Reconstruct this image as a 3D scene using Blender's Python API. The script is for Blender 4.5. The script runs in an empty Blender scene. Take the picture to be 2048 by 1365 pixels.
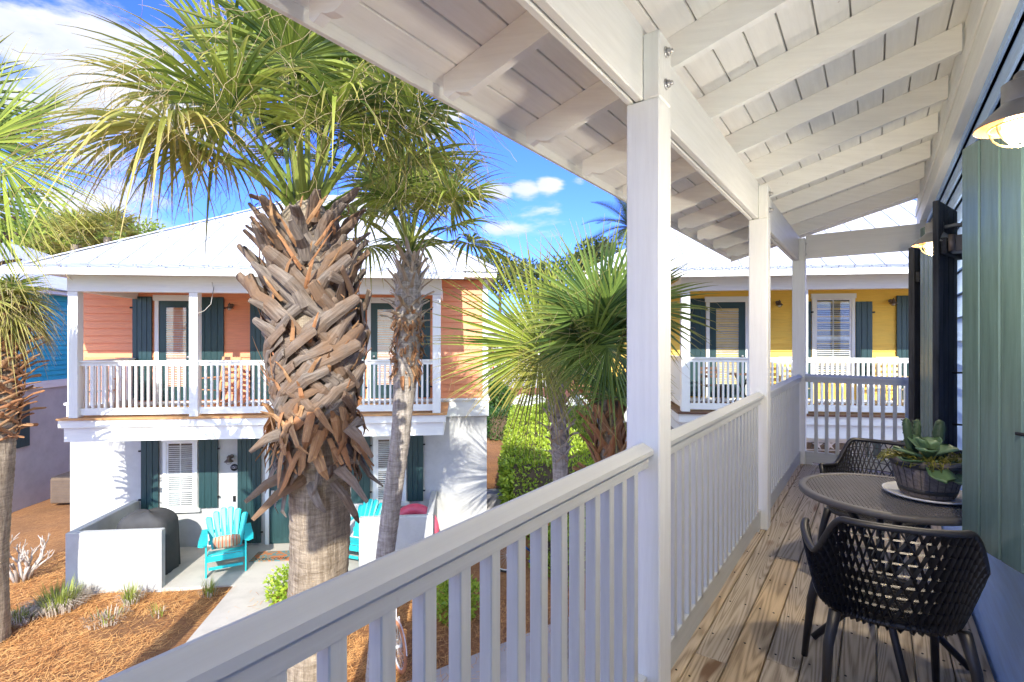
SKYTINT=(.19,.305,.88,1); SKYS=.15; SUNE=2.2; EXPO=1.86; LAMP1=15; LAMP2=28; CF=2.1; CFILL=7.5
import bpy, math, random
from mathutils import Vector, Matrix
random.seed(7)
R=random.random
def U(a,b): return a+(b-a)*random.random()
C=bpy.context.scene.collection
PI=math.pi; rad=math.radians
F=1024.0; CX=1024.0; HY=680.0; CAMZ=1.511
# ---------------------------------------------------------------- materials
M={}
def nt(name):
    m=bpy.data.materials.new(name); m.use_nodes=True
    t=m.node_tree; b=t.nodes['Principled BSDF']; return m,t,b
def L(t,a,b): t.links.new(a,b)
def attr(t,n):
    a=t.nodes.new('ShaderNodeAttribute'); a.attribute_name=n; return a
def uvw(t,scale=(1,1,1)):
    a=attr(t,'uvw'); r=attr(t,'rnd')
    mu=t.nodes.new('ShaderNodeVectorMath'); mu.operation='SCALE'; mu.inputs[0].default_value=(17,31,23); L(t,r.outputs['Fac'],mu.inputs['Scale'])
    ad=t.nodes.new('ShaderNodeVectorMath'); ad.operation='ADD'; L(t,a.outputs['Vector'],ad.inputs[0]); L(t,mu.outputs[0],ad.inputs[1])
    sc=t.nodes.new('ShaderNodeVectorMath'); sc.operation='MULTIPLY'; L(t,ad.outputs[0],sc.inputs[0]); sc.inputs[1].default_value=scale
    return sc.outputs[0]
def objc(t,scale=(1,1,1)):
    a=t.nodes.new('ShaderNodeTexCoord'); sc=t.nodes.new('ShaderNodeVectorMath'); sc.operation='MULTIPLY'; L(t,a.outputs['Object'],sc.inputs[0]); sc.inputs[1].default_value=scale
    return sc.outputs[0]
def noise(t,vec,scale=5,detail=4,rough=.6,dist=0):
    n=t.nodes.new('ShaderNodeTexNoise'); n.inputs['Scale'].default_value=scale; n.inputs['Detail'].default_value=detail
    n.inputs['Roughness'].default_value=rough; n.inputs['Distortion'].default_value=dist; L(t,vec,n.inputs['Vector']); return n.outputs['Fac']
def ramp(t,fac,stops):
    r=t.nodes.new('ShaderNodeValToRGB'); e=r.color_ramp.elements
    while len(e)<len(stops): e.new(.5)
    for i,(p,c) in enumerate(stops): e[i].position=p; e[i].color=(c[0],c[1],c[2],1)
    L(t,fac,r.inputs['Fac']); return r.outputs['Color']
def mixc(t,fac,a,b,mode='MIX'):
    m=t.nodes.new('ShaderNodeMix'); m.data_type='RGBA'; m.blend_type=mode
    for i,v in ((0,fac),(6,a),(7,b)):
        if hasattr(v,'links'): L(t,v,m.inputs[i])
        elif i==0: m.inputs[0].default_value=v
        else: m.inputs[i].default_value=(v[0],v[1],v[2],1)
    return m.outputs[2]
def bump(t,b,h,strength=.3,dist=.01):
    n=t.nodes.new('ShaderNodeBump'); n.inputs['Strength'].default_value=strength; n.inputs['Distance'].default_value=dist
    L(t,h,n.inputs['Height']); L(t,n.outputs[0],b.inputs['Normal'])
def paint(name,col,rough=.5,var=.08,grain=True,bs=.25,spec=.4,dirt=None):
    """painted timber: faint brush grain, slight patchy tone"""
    m,t,b=nt(name)
    v=uvw(t,(3,40,40)) if grain else objc(t,(9,9,9))
    n1=noise(t,v,1.0,5,.65); n2=noise(t,objc(t,(1.7,1.7,1.7)),1.0,3)
    d=tuple(c*(1-var*2.2) for c in col); l=tuple(min(1,c*(1+var)) for c in col)
    c1=ramp(t,n1,[(.3,d),(.62,l)]); c2=mixc(t,ramp(t,n2,[(.35,(0,0,0)),(.7,(1,1,1))]),c1,mixc(t,.25,c1,d))
    if dirt:
        n3=noise(t,objc(t,(14,14,14)),1.0,6,.75)
        c2=mixc(t,ramp(t,n3,[(.66,(0,0,0)),(.74,(1,1,1))]),c2,dirt)
    L(t,c2,b.inputs['Base Color']); b.inputs['Roughness'].default_value=rough; b.inputs['Specular IOR Level'].default_value=spec
    bump(t,b,n1,bs,.004); M[name]=m; return m
def plain(name,col,rough=.5,metal=0,emit=0,spec=.5,ecol=None):
    m,t,b=nt(name); n=noise(t,objc(t,(6,6,6)),1.0,4)
    L(t,ramp(t,n,[(.3,tuple(c*.82 for c in col)),(.7,tuple(min(1,c*1.1) for c in col))]),b.inputs['Base Color'])
    b.inputs['Roughness'].default_value=rough; b.inputs['Metallic'].default_value=metal; b.inputs['Specular IOR Level'].default_value=spec
    if emit: b.inputs['Emission Color'].default_value=(*(ecol or col),1); b.inputs['Emission Strength'].default_value=emit
    M[name]=m; return m
def stucco(name,col,bs=.5):
    m,t,b=nt(name); n=noise(t,objc(t),60,6,.7); n2=noise(t,objc(t),1.7,6,.7)
    L(t,ramp(t,n2,[(.3,tuple(c*.8 for c in col)),(.6,col)]),b.inputs['Base Color']); b.inputs['Roughness'].default_value=.85
    bump(t,b,n,bs,.006); M[name]=m
def leafm(name,c0,c1,trans=.35,rough=.45,tip=None):
    m,t,b=nt(name); r=attr(t,'rnd'); n=noise(t,objc(t),2.0,3)
    f=t.nodes.new('ShaderNodeMath'); f.operation='MULTIPLY_ADD'; L(t,n,f.inputs[0]); f.inputs[1].default_value=.6
    g=t.nodes.new('ShaderNodeMath'); g.operation='MULTIPLY'; L(t,r.outputs['Fac'],g.inputs[0]); g.inputs[1].default_value=.55
    L(t,g.outputs[0],f.inputs[2])
    c=ramp(t,f.outputs[0],[(.25,c0),(.75,c1)])
    if tip:
        a=attr(t,'uvw'); s=t.nodes.new('ShaderNodeSeparateXYZ'); L(t,a.outputs['Vector'],s.inputs[0])
        c=mixc(t,ramp(t,s.outputs['Z'],[(.55,(0,0,0)),(.98,(1,1,1))]),c,tip)
    L(t,c,b.inputs['Base Color']); b.inputs['Roughness'].default_value=rough; b.inputs['Specular IOR Level'].default_value=.5
    tr=t.nodes.new('ShaderNodeBsdfTranslucent'); L(t,c,tr.inputs['Color'])
    mx=t.nodes.new('ShaderNodeMixShader'); mx.inputs[0].default_value=trans
    L(t,b.outputs[0],mx.inputs[1]); L(t,tr.outputs[0],mx.inputs[2]); L(t,mx.outputs[0],t.nodes['Material Output'].inputs['Surface'])
    M[name]=m
paint('white',(.78,.80,.765),.45,.03,dirt=(.66,.64,.60))
paint('ceilwhite',(.885,.90,.86),.55,.028,dirt=(.5,.44,.38),bs=.5)
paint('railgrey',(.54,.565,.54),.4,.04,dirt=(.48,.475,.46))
paint('salmon',(.80,.32,.155),.6,.06)
paint('turquoise',(.03,.42,.58),.6,.06)
paint('yellow',(.86,.56,.09),.6,.05)
paint('bluewall',(.40,.60,.94),.5,.05)
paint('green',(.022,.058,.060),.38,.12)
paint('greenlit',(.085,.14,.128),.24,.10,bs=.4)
paint('weathered',(.028,.030,.034),.7,.5,bs=1.2,dirt=(.16,.15,.14))
paint('teal',(.02,.50,.52),.4,.06)
paint('rocker',(.72,.36,.17),.5,.08)
paint('rockeryellow',(.80,.62,.30),.5,.08)
paint('porchwood',(.55,.30,.12),.6,.2)
paint('brownwood',(.14,.07,.04),.6,.2)
stucco('stucco',(.50,.505,.485)); stucco('greystucco',(.48,.46,.45))
stucco('concrete',(.50,.46,.40),.3)
plain('blackplastic',(.016,.016,.018),.42)
plain('tablestrip',(.10,.095,.09),.5)
plain('bronze',(.16,.13,.11),.45,.7)
plain('zinc',(.5,.5,.49),.4,.8)
plain('taupemetal',(.28,.27,.25),.35,.5)
plain('bulb',(1,.85,.6),.3,0,2.6,ecol=(1,.80,.52))
plain('bulboff',(.6,.58,.52),.2)
plain('shadeinner',(.10,.032,.004),.6,spec=.2)
plain('strip',(.20,.19,.175),.5)
plain('iron',(.02,.02,.02),.5,.5)
plain('cover',(.05,.05,.052),.75)
plain('acbox',(.15,.105,.07),.6)
plain('vinyl',(.8,.8,.79),.4)
plain('dark',(.012,.013,.015),.3)
plain('blind',(.72,.72,.70),.6)
plain('pink',(.75,.10,.16),.3)
plain('rubber',(.62,.26,.12),.7)
plain('whitegloss',(.8,.8,.8),.25)
plain('bluegloss',(.02,.16,.55),.3)
plain('brass',(.6,.45,.2),.3,.9)
plain('potmetal',(.03,.03,.03),.6)
plain('saucer',(.62,.63,.62),.25)
plain('soil',(.05,.035,.025),.9)
plain('letter',(.03,.02,.015),.8)
plain('plaquewhite',(.75,.75,.72),.5)
plain('flowerwhite',(.75,.76,.72),.7)
plain('flowerred',(.6,.05,.02),.6)
plain('bark',(.13,.09,.06),.9)
plain('mulchbed',(.36,.12,.04),.95)
# deck timber: weathered pine with wavy grain and grey patches
def deckm():
    m,t,b=nt('deckwood')
    N=noise(t,uvw(t,(.36,7.5,7.5)),1.0,1.2,.4,.2)
    def m_(op,a,b=None):
        n=t.nodes.new('ShaderNodeMath'); n.operation=op
        for i,v in enumerate((a,b)):
            if v is None: continue
            if hasattr(v,'links'): L(t,v,n.inputs[i])
            else: n.inputs[i].default_value=v
        return n.outputs[0]
    w=m_('MULTIPLY_ADD',m_('SINE',m_('MULTIPLY',N,150.0)),.5); w.node.inputs[2].default_value=.5
    fine=noise(t,uvw(t,(5,170,170)),1.0,4,.7); n2=noise(t,objc(t,(2.2,2.2,2.2)),1.0,4); rr=attr(t,'rnd')
    w2=m_('ADD',m_('MULTIPLY',w,.36),m_('MULTIPLY',fine,.62))
    a=ramp(t,w2,[(.2,(.66,.51,.31)),(.52,(.52,.39,.225)),(.80,(.25,.17,.09))])
    g=ramp(t,w2,[(.2,(.55,.48,.37)),(.52,(.43,.365,.27)),(.80,(.21,.165,.11))])
    f=m_('ADD',n2,rr.outputs['Fac'])
    c=mixc(t,ramp(t,f,[(.5,(0,0,0)),(1.1,(1,1,1))]),a,g)
    k=noise(t,uvw(t,(1.3,7,7)),1.0,2); c=mixc(t,ramp(t,k,[(.69,(0,0,0)),(.75,(1,1,1))]),c,(.20,.115,.055))
    L(t,c,b.inputs['Base Color']); b.inputs['Roughness'].default_value=.72
    bump(t,b,w2,-.4,.002); M['deckwood']=m
deckm()
def groundm():
    m,t,b=nt('pinestraw'); v=objc(t)
    a=noise(t,v,.6,5,.6); s1=noise(t,objc(t,(6,60,1)),1.0,5,.7,1.5); s2=noise(t,objc(t,(60,7,1)),1.0,5,.7,1.5)
    mx=t.nodes.new('ShaderNodeMath'); mx.operation='MAXIMUM'; L(t,s1,mx.inputs[0]); L(t,s2,mx.inputs[1])
    c=ramp(t,mx.outputs[0],[(.40,(.14,.05,.018)),(.53,(.46,.20,.06)),(.72,(.74,.42,.17))])
    c=mixc(t,ramp(t,a,[(.35,(0,0,0)),(.62,(1,1,1))]),mixc(t,.45,c,(.10,.05,.028)),c)
    L(t,c,b.inputs['Base Color']); b.inputs['Roughness'].default_value=.95; bump(t,b,mx.outputs[0],1.0,.05); M['pinestraw']=m
groundm()
def trunkm(name,c0,c1,ring=26,bs=.8):
    m,t,b=nt(name); tc=objc(t,(5,5,ring)); n=noise(t,tc,1.0,6,.7,.6); n2=noise(t,objc(t,(34,34,3)),1.0,5,.7)
    mx=t.nodes.new('ShaderNodeMath'); mx.operation='MULTIPLY'; L(t,n,mx.inputs[0]); L(t,n2,mx.inputs[1])
    L(t,ramp(t,mx.outputs[0],[(.12,c0),(.38,c1)]),b.inputs['Base Color']); b.inputs['Roughness'].default_value=.9; bump(t,b,mx.outputs[0],bs,.04); M[name]=m
trunkm('palmbark',(.12,.085,.05),(.44,.36,.26)); trunkm('palmbarkgrey',(.17,.145,.115),(.56,.50,.43))
def bootm(name,c0,c1,c2):
    m,t,b=nt(name); n=noise(t,uvw(t,(5,50,50)),1.0,6,.75); n2=noise(t,objc(t),3,5,.65); rr=attr(t,'rnd')
    c=ramp(t,n,[(.3,c0),(.7,c1)]); f=t.nodes.new('ShaderNodeMath'); f.operation='MULTIPLY_ADD'; L(t,rr.outputs['Fac'],f.inputs[0]); f.inputs[1].default_value=.35; L(t,n2,f.inputs[2])
    c=mixc(t,ramp(t,f.outputs[0],[(.58,(0,0,0)),(.85,(1,1,1))]),c,mixc(t,n,tuple(x*.4 for x in c2),c2))
    L(t,c,b.inputs['Base Color']); b.inputs['Roughness'].default_value=.85; bump(t,b,n,.8,.01); M[name]=m
bootm('boot',(.045,.034,.026),(.30,.245,.195),(.25,.15,.085)); bootm('fibre',(.16,.07,.03),(.50,.30,.14),(.45,.20,.08)); bootm('bootlight',(.28,.225,.17),(.68,.60,.50),(.45,.33,.2)); bootm('driftwood',(.34,.29,.25),(.66,.60,.54),(.5,.42,.34))
leafm('palmleaf',(.06,.12,.022),(.38,.45,.07),.34,.38,tip=(.50,.40,.12))
leafm('palmleafdark',(.03,.075,.018),(.17,.25,.05),.30,.36,tip=(.4,.36,.10))
leafm('palmleafyellow',(.16,.19,.03),(.42,.40,.09),.35,.4,tip=(.6,.45,.16))
leafm('petiole',(.13,.20,.03),(.28,.32,.06),.1,.4)
leafm('thread',(.45,.33,.16),(.62,.5,.28),.3,.6)
leafm('hedgebright',(.18,.31,.025),(.50,.64,.07),.35,.35)
leafm('hedgedark',(.02,.065,.015),(.07,.16,.03),.25,.4)
leafm('shrubolive',(.09,.12,.02),(.32,.30,.05),.3,.5)
leafm('treeleaf',(.10,.17,.02),(.34,.42,.06),.4,.45)
leafm('pinetree',(.015,.04,.01),(.10,.13,.03),.2,.5)
leafm('succulent',(.085,.17,.07),(.22,.33,.17),.10,.5)
leafm('cactus',(.02,.045,.02),(.055,.10,.04),.0,.6)
leafm('grassgreen',(.14,.20,.03),(.38,.42,.08),.3,.5)
leafm('drygrass',(.30,.24,.17),(.58,.50,.40),.2,.7)
leafm('needle',(.40,.14,.03),(.86,.48,.17),.15,.7)
def barrelm():
    m,t,b=nt('barrel'); n=noise(t,uvw(t,(60,60,5)),1.0,5,.7); L(t,ramp(t,n,[(.3,(.09,.075,.065)),(.7,(.22,.19,.17))]),b.inputs['Base Color']); b.inputs['Roughness'].default_value=.8; bump(t,b,n,.6,.004); M['barrel']=m
barrelm()
def roofm():
    m,t,b=nt('metalroof'); n=noise(t,objc(t,(3,3,3)),1.0,4); L(t,ramp(t,n,[(.3,(.52,.53,.54)),(.7,(.63,.63,.64))]),b.inputs['Base Color']); b.inputs['Roughness'].default_value=.42; b.inputs['Metallic'].default_value=.15; M['metalroof']=m
roofm()
def glassm():
    m,t,b=nt('glass'); t.nodes.remove(b); g=t.nodes.new('ShaderNodeBsdfGlossy'); g.inputs['Roughness'].default_value=.03; g.inputs['Color'].default_value=(.9,.95,1,1)
    tr=t.nodes.new('ShaderNodeBsdfTransparent'); tr.inputs['Color'].default_value=(.85,.9,.9,1); mx=t.nodes.new('ShaderNodeMixShader'); mx.inputs[0].default_value=.09
    L(t,tr.outputs[0],mx.inputs[1]); L(t,g.outputs[0],mx.inputs[2]); L(t,mx.outputs[0],t.nodes['Material Output'].inputs['Surface']); M['glass']=m
glassm()
def matm():
    m,t,b=nt('doormat'); n=noise(t,objc(t),7,3,.5); n2=noise(t,objc(t),90,3)
    c=ramp(t,n,[(.38,(.30,.17,.08)),(.47,(.05,.22,.25)),(.52,(.35,.19,.08)),(.6,(.45,.14,.05))]); L(t,mixc(t,.5,c,mixc(t,n2,(.5,.5,.5),(1.3,1.3,1.3)),'MULTIPLY'),b.inputs['Base Color']); b.inputs['Roughness'].default_value=1; M['doormat']=m
matm()
def pillowm():
    m,t,b=nt('pillow'); w=t.nodes.new('ShaderNodeTexWave'); w.inputs['Scale'].default_value=2.4; w.inputs['Distortion'].default_value=.3; L(t,uvw(t,(1,1,1)),w.inputs['Vector'])
    L(t,ramp(t,w.outputs['Fac'],[(.15,(.55,.12,.06)),(.4,(.75,.6,.42)),(.6,(.62,.27,.12)),(.85,(.35,.35,.3))]),b.inputs['Base Color']); b.inputs['Roughness'].default_value=.95; M['pillow']=m
pillowm()
# ---------------------------------------------------------------- mesh helper
class MB:
    def __init__(s): s.v=[]; s.f=[]; s.u=[]; s.r=[]; s.sm=[]
    def add(s,vs,fs,us=None,smooth=False,rnd=None):
        o=len(s.v); r=R() if rnd is None else rnd
        s.v+= [tuple(p) for p in vs]; s.u+= [tuple(p) for p in (us or vs)]; s.r+=[r]*len(vs)
        s.f+=[tuple(i+o for i in f) for f in fs]; s.sm+=[smooth]*len(fs)
    def box(s,o,ax,ay,az,bev=0,rnd=None):
        """o = corner, three edge vectors"""
        o=Vector(o); A=[Vector(ax),Vector(ay),Vector(az)]
        if A[0].cross(A[1]).dot(A[2])<0: o=o+A[2]; A[2]=-A[2]
        l=[a.length for a in A]; k=max(range(3),key=lambda i:l[i]); order=[k]+[i for i in range(3) if i!=k]
        P=[];Uv=[]
        if bev and min(l)>bev*2.5:
            for i in (0,1):
                for j in (0,1):
                    for h in (0,1):
                        c=(i,j,h)
                        for d in range(3):
                            q=[]
                            for a in range(3):
                                off=0 if a==d else bev/l[a]
                                q.append(off if c[a]==0 else 1-off)
                            P.append(o+A[0]*q[0]+A[1]*q[1]+A[2]*q[2]); w=[q[a]*l[a] for a in range(3)]; Uv.append((w[order[0]],w[order[1]],w[order[2]]))
            def id(c,d): return (c[0]*4+c[1]*2+c[2])*3+d
            fs=[]
            for d in range(3):
                a,b=[x for x in range(3) if x!=d]
                for sgn in (0,1):
                    cyc=[(0,0),(1,0),(1,1),(0,1)]
                    f=[]
                    for (p,q) in cyc:
                        c=[0,0,0]; c[d]=sgn; c[a]=p; c[b]=q; f.append(id(c,d))
                    par=1 if (a,b)!=(0,2) else -1
                    if (sgn==1)!=(par==1): f.reverse()
                    fs.append(f)
            cen=sum(P,Vector())/len(P)
            def fix(f):
                n=(P[f[1]]-P[f[0]]).cross(P[f[2]]-P[f[0]])
                m=sum((P[i] for i in f),Vector())/len(f)
                return f if n.dot(m-cen)>0 else f[::-1]
            for a in range(3):
                b,c_=[x for x in range(3) if x!=a]
                for p in (0,1):
                    for q in (0,1):
                        c0=[0,0,0]; c0[b]=p; c0[c_]=q; c1=list(c0); c1[a]=1
                        fs.append(fix([id(c0,b),id(c1,b),id(c1,c_),id(c0,c_)]))
            for i in (0,1):
                for j in (0,1):
                    for h in (0,1): fs.append(fix([id((i,j,h),0),id((i,j,h),1),id((i,j,h),2)]))
            fs=[fix(f) for f in fs]
            s.add(P,fs,Uv,rnd=rnd); return
        for i in (0,1):
            for j in (0,1):
                for h in (0,1):
                    P.append(o+A[0]*i+A[1]*j+A[2]*h); w=[i*l[0],j*l[1],h*l[2]]; Uv.append((w[order[0]],w[order[1]],w[order[2]]))
        s.add(P,[(0,1,3,2),(4,6,7,5),(0,4,5,1),(2,3,7,6),(0,2,6,4),(1,5,7,3)],Uv,rnd=rnd)
    def cbox(s,c,sx,sy,sz,bev=0,rz=0,rnd=None):
        ca,sa=math.cos(rz),math.sin(rz); ax=Vector((ca,sa,0))*sx; ay=Vector((-sa,ca,0))*sy; az=Vector((0,0,sz))
        s.box(Vector(c)-ax/2-ay/2-az/2,ax,ay,az,bev,rnd)
    def sweep(s,path,sec,up=(0,0,1),scales=None,caps=True,smooth=False,rnd=None,closed=False):
        """sec: list of (a,b) in side/up frame"""
        n=len(path); k=len(sec); P=[];Uv=[];acc=0; path=[Vector(p) for p in path]; up=Vector(up)
        for i,p in enumerate(path):
            if closed: d=path[(i+1)%n]-path[i-1]
            else: d=path[min(i+1,n-1)]-path[max(i-1,0)]
            if d.length<1e-9: d=Vector((0,0,1))
            d.normalize(); sd=d.cross(up)
            if sd.length<1e-4: sd=d.cross(Vector((.3,1,.1)))
            sd.normalize(); u2=sd.cross(d)
            if i: acc+=(p-path[i-1]).length
            sc=scales[i] if scales else 1
            sx,sy=(sc if isinstance(sc,tuple) else (sc,sc))
            for (a,b) in sec: P.append(p+sd*a*sx+u2*b*sy); Uv.append((acc,a*sx,b*sy))
        fs=[]
        m=n if closed else n-1
        for i in range(m):
            for j in range(k):
                a=i*k+j; b=i*k+(j+1)%k; i2=(i+1)%n; fs.append((a,b,i2*k+(j+1)%k,i2*k+j))
        if caps and not closed: fs.append(tuple(range(k-1,-1,-1))); fs.append(tuple((n-1)*k+j for j in range(k)))
        s.add(P,fs,Uv,smooth,rnd)
    def tube(s,path,r,k=8,scales=None,rnd=None,closed=False,caps=True):
        s.sweep(path,[(r*math.cos(2*PI*j/k),r*math.sin(2*PI*j/k)) for j in range(k)],scales=scales,smooth=True,rnd=rnd,closed=closed,caps=caps)
    def lathe(s,prof,c=(0,0,0),k=24,rnd=None,smooth=True,mat=None):
        P=[];Uv=[];n=len(prof)
        for (r,z) in prof:
            for j in range(k):
                a=2*PI*j/k; p=Vector((r*math.cos(a),r*math.sin(a),z))
                if mat: p=mat@p
                P.append(p+Vector(c)); Uv.append((a*max(r,.01),z,0))
        fs=[]
        for i in range(n-1):
            for j in range(k): fs.append((i*k+j,i*k+(j+1)%k,(i+1)*k+(j+1)%k,(i+1)*k+j))
        s.add(P,fs,Uv,smooth,rnd)
    def prism(s,pts,d,rnd=None):
        """pts: 3D polygon, extruded by d"""
        n=len(pts); pts=[Vector(p) for p in pts]; d=Vector(d)
        a=(pts[1]-pts[0]).normalized()
        nn=Vector()
        for i in range(n): nn+=pts[i].cross(pts[(i+1)%n])
        if nn.dot(d)>0: pts=pts[::-1]
        b=nn.normalized().cross(a)
        uv=[((p-pts[0]).dot(a),(p-pts[0]).dot(b),0) for p in pts]
        s.add(pts+[p+d for p in pts],[tuple(range(n)),tuple(range(2*n-1,n-1,-1))]+[(i,i+n,(i+1)%n+n,(i+1)%n) for i in range(n)],uv+uv,rnd=rnd)
    def mesh(s,name,mat,off=(0,0,0)):
        me=bpy.data.meshes.new(name); off=Vector(off)
        me.from_pydata([Vector(p)-off for p in s.v],[],s.f)
        a=me.attributes.new('uvw','FLOAT_VECTOR','POINT'); a.data.foreach_set('vector',[c for p in s.u for c in p])
        a=me.attributes.new('rnd','FLOAT','POINT'); a.data.foreach_set('value',s.r)
        me.polygons.foreach_set('use_smooth',s.sm); me.materials.append(M[mat]); me.update(); return me
    def build(s,name,mat,parent=None):
        o=bpy.data.objects.new(name,s.mesh(name,mat,wl(parent))); C.objects.link(o); o.parent=parent; return o
def wl(o):
    v=Vector((0,0,0))
    while o is not None: v=v+o.location; o=o.parent
    return v
def tag(o,label=None,cat=None,group=None,kind=None):
    for k,v in (('label',label),('category',cat),('group',group),('kind',kind)):
        if v: o[k]=v
    return o
def thing(name,loc,label,cat,group=None):
    o=bpy.data.objects.new(name,None); o.empty_display_size=.1; C.objects.link(o); o.location=loc; return tag(o,label,cat,group)
def inst(me,name,parent,loc,rz=0,scale=None):
    o=bpy.data.objects.new(name,me); C.objects.link(o); o.parent=parent; o.location=Vector(loc)-wl(parent); o.rotation_euler.z=rz
    if scale: o.scale=scale
    return o
def dup(o,parent=None):
    c=o.copy(); C.objects.link(c); c.parent=parent
    for ch in list(o.children): dup(ch,c)
    return c
def struct(mb,name,mat): return tag(mb.build(name,mat),kind='structure')
def at(x,y,Y): return Vector(((x-CX)/F*Y,Y,CAMZ+(HY-y)/F*Y))
def gp(x,y,z=-3.2):
    Y=(CAMZ-z)*F/(y-HY); return Vector(((x-CX)/F*Y,Y,z))
def text(body,size,mat,extr=.002):
    cu=bpy.data.curves.new('t','FONT'); cu.body=body; cu.size=size; cu.align_x='CENTER'; cu.align_y='CENTER'; cu.extrude=extr
    o=bpy.data.objects.new('t',cu); C.objects.link(o); bpy.context.view_layer.update()
    me=bpy.data.meshes.new_from_object(o.evaluated_get(bpy.context.evaluated_depsgraph_get())); bpy.data.objects.remove(o)
    me.materials.clear(); me.materials.append(M[mat]); return me
Z=Vector((0,0,1))
# ---------------------------------------------------------------- near house and balcony (frame: q toward the wall, s along the deck)
TH=rad(35.41); n_=Vector((math.cos(TH),-math.sin(TH),0)); u_=Vector((math.sin(TH),math.cos(TH),0))
def W(q,s,z): return n_*q+u_*s+Z*z
RZ=-TH+0.0   # rotation that takes +X to n
def pb(mb,q0,q1,s0,s1,z0,z1,bev=.003,rnd=None): mb.box(W(q0,s0,z0),n_*(q1-q0),u_*(s1-s0),Z*(z1-z0),bev,rnd)
house=thing('house',W(.44,3,-3.2),'pale blue lapped house with a white covered balcony, the one the view looks along','house')
QI=-.698; QO=QI-.14
S=[-.49,1.991,4.471,7.104]
# wall: lapped boards
mb=MB(); z=-.1
WQ=.44
pb(mb,WQ+.03,WQ+6,-2.0,7.3,-3.2,4.4,0)
mb.build('house_body','stucco',house)
mb=MB(); z=-.2
while z<2.83:
    mb.box(W(WQ+.012,-2.0,z),n_*.016,u_*9.28,Z*.006,0,rnd=.5)
    mb.add([W(WQ,-2.0,z),W(WQ,7.28,z),W(WQ+.028,7.28,z+.165),W(WQ+.028,-2.0,z+.165),W(WQ+.028,-2.0,z),W(WQ+.028,7.28,z)],[(3,2,1,0),(0,1,5,4)],[(0,0,0),(9,0,0),(9,.16,0),(0,.16,0),(0,0,0),(9,0,0)],rnd=R())
    z+=.155
mb.build('wall','bluewall',house)
mb=MB(); pb(mb,WQ-.045,WQ+.02,7.2,7.34,-.2,2.83); mb.build('corner_board','white',house)
# ledger
mb=MB(); pb(mb,.40,WQ+.02,-1.2,7.9,2.83,3.26,.004); pb(mb,.388,.3995,-1.2,7.9,3.0,3.10,.003); mb.build('ledger','ceilwhite',house)
# deck: planks along s
mb=MB(); q=QO-.16; 
while q<WQ-.02:
    w=.137; s=-1.3; 
    while s<7.25:
        l=U(2.4,4.2); e=min(s+l,7.26); pb(mb,q,min(q+w,WQ-.005),s+.002,e-.002,-.038,U(-.001,.001),.004); s=e
        if e>=7.25: break
    q+=w+.0065
deck=mb.build('deck','deckwood',house)
mb=MB(); q=QO-.16
while q<WQ-.05:
    for s in [x*.405-.9 for x in range(21)]:
        for dq in (.03,.107): mb.cbox(W(q+dq+U(-.006,.006),s+U(-.01,.01),.0012),.008,.008,.0025)
    q+=.1435
mb.build('screw_heads','iron',deck)
mb=MB(); pb(mb,QO-.19,QO-.162,-1.3,7.29,-.30,-.01); pb(mb,QO-.17,WQ,7.263,7.29,-.3,-.01); pb(mb,QO-.15,WQ,-1.28,7.25,-.28,-.045,0); mb.build('deck_fascia','white',house)
# posts with notch
for i,s in enumerate(S):
    mb=MB(); b=.006
    pb(mb,QO,QI,s,s+.14,-.001 if i==0 else .0005,2.478,b,rnd=R()); pb(mb,QI-.07,QI,s,s+.14,2.4785,2.745,b)
    po=mb.build('post','white',house)
    for zz in (2.55,2.68):
        bm=MB(); bm.tube([W(QI-.002,s+.07,zz),W(QI+.006,s+.07,zz)],.022,12); bm.tube([W(QI+.004,s+.07,zz),W(QI+.03,s+.07,zz)],.009,6)
        bm.tube([W(QI+.006,s+.07,zz),W(QI+.018,s+.07,zz)],.015,6); bm.build('bolt','zinc',po)
    # footing posts below deck
    mb=MB(); pb(mb,QO,QI,s,s+.14,-3.2,-.29,.004); mb.build('footing_post','white',house)
# main beam: two plies with a gap
mb=MB(); pb(mb,QO+.034,QI-.0705,-1.0,7.24,2.482,2.775,.004); pb(mb,QO-.002,QO+.026,-1.0,7.24,2.479,2.77,.004); pb(mb,QO+.026,QO+.034,-1.0,7.24,2.50,2.76,0)
mb.build('beam','white',house)
mb=MB(); pb(mb,QI-.0,WQ-.001,7.16,7.20,2.50,2.785,.004); mb.build('end_beam','white',house)
# roof: rafters + board sheathing
SL=.276
def rb(q): return 3.0+SL*q
k=-6; rp=[]
s0=(2.376-.5795*.77)/.815+.02
for k in range(-4,9):
    s=s0+.675*k
    if s>7.75 or s<-1.1: continue
    rp.append(s)
for s in rp:
    mb=MB(); q0,q1=-1.50,.387
    poly=[(q1,rb(q1)),(q1,rb(q1)+.15),(-1.60,rb(-1.60)+.15),(-1.60,rb(-1.6)+.065),(-1.575,rb(-1.575)+.035),(-1.53,rb(-1.53)+.04),(-1.50,rb(-1.5)+.02),(-1.46,rb(-1.46))]
    poly=poly[::-1]
    mb.prism([W(q,s,z) for q,z in poly],u_*.04); mb.build('rafter','ceilwhite',house)
mb=MB(); q=-1.66; bw=.142
cosr=math.sqrt(1+SL*SL)
while q<.40:
    e=min(q+bw-.009,.44)
    for (a,b) in ((-1.25,7.62),):
        mb.box(W(q,a,rb(q)+.152),n_*(e-q)+Z*SL*(e-q),u_*(b-a),Z*.018,.002)
    q+=bw
mb.build('ceiling','ceilwhite',house)
mb=MB(); mb.box(W(-1.72,-1.3,rb(-1.72)+.174),n_*8.2+Z*SL*8.2,u_*9.0,Z*.02); mb.build('roof_sheet','metalroof',house)
mb=MB(); mb.box(W(-1.685,-1.28,rb(-1.66)+.10),n_*.024,u_*8.95,Z*.075,.002); mb.build('fascia','white',house)
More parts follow.
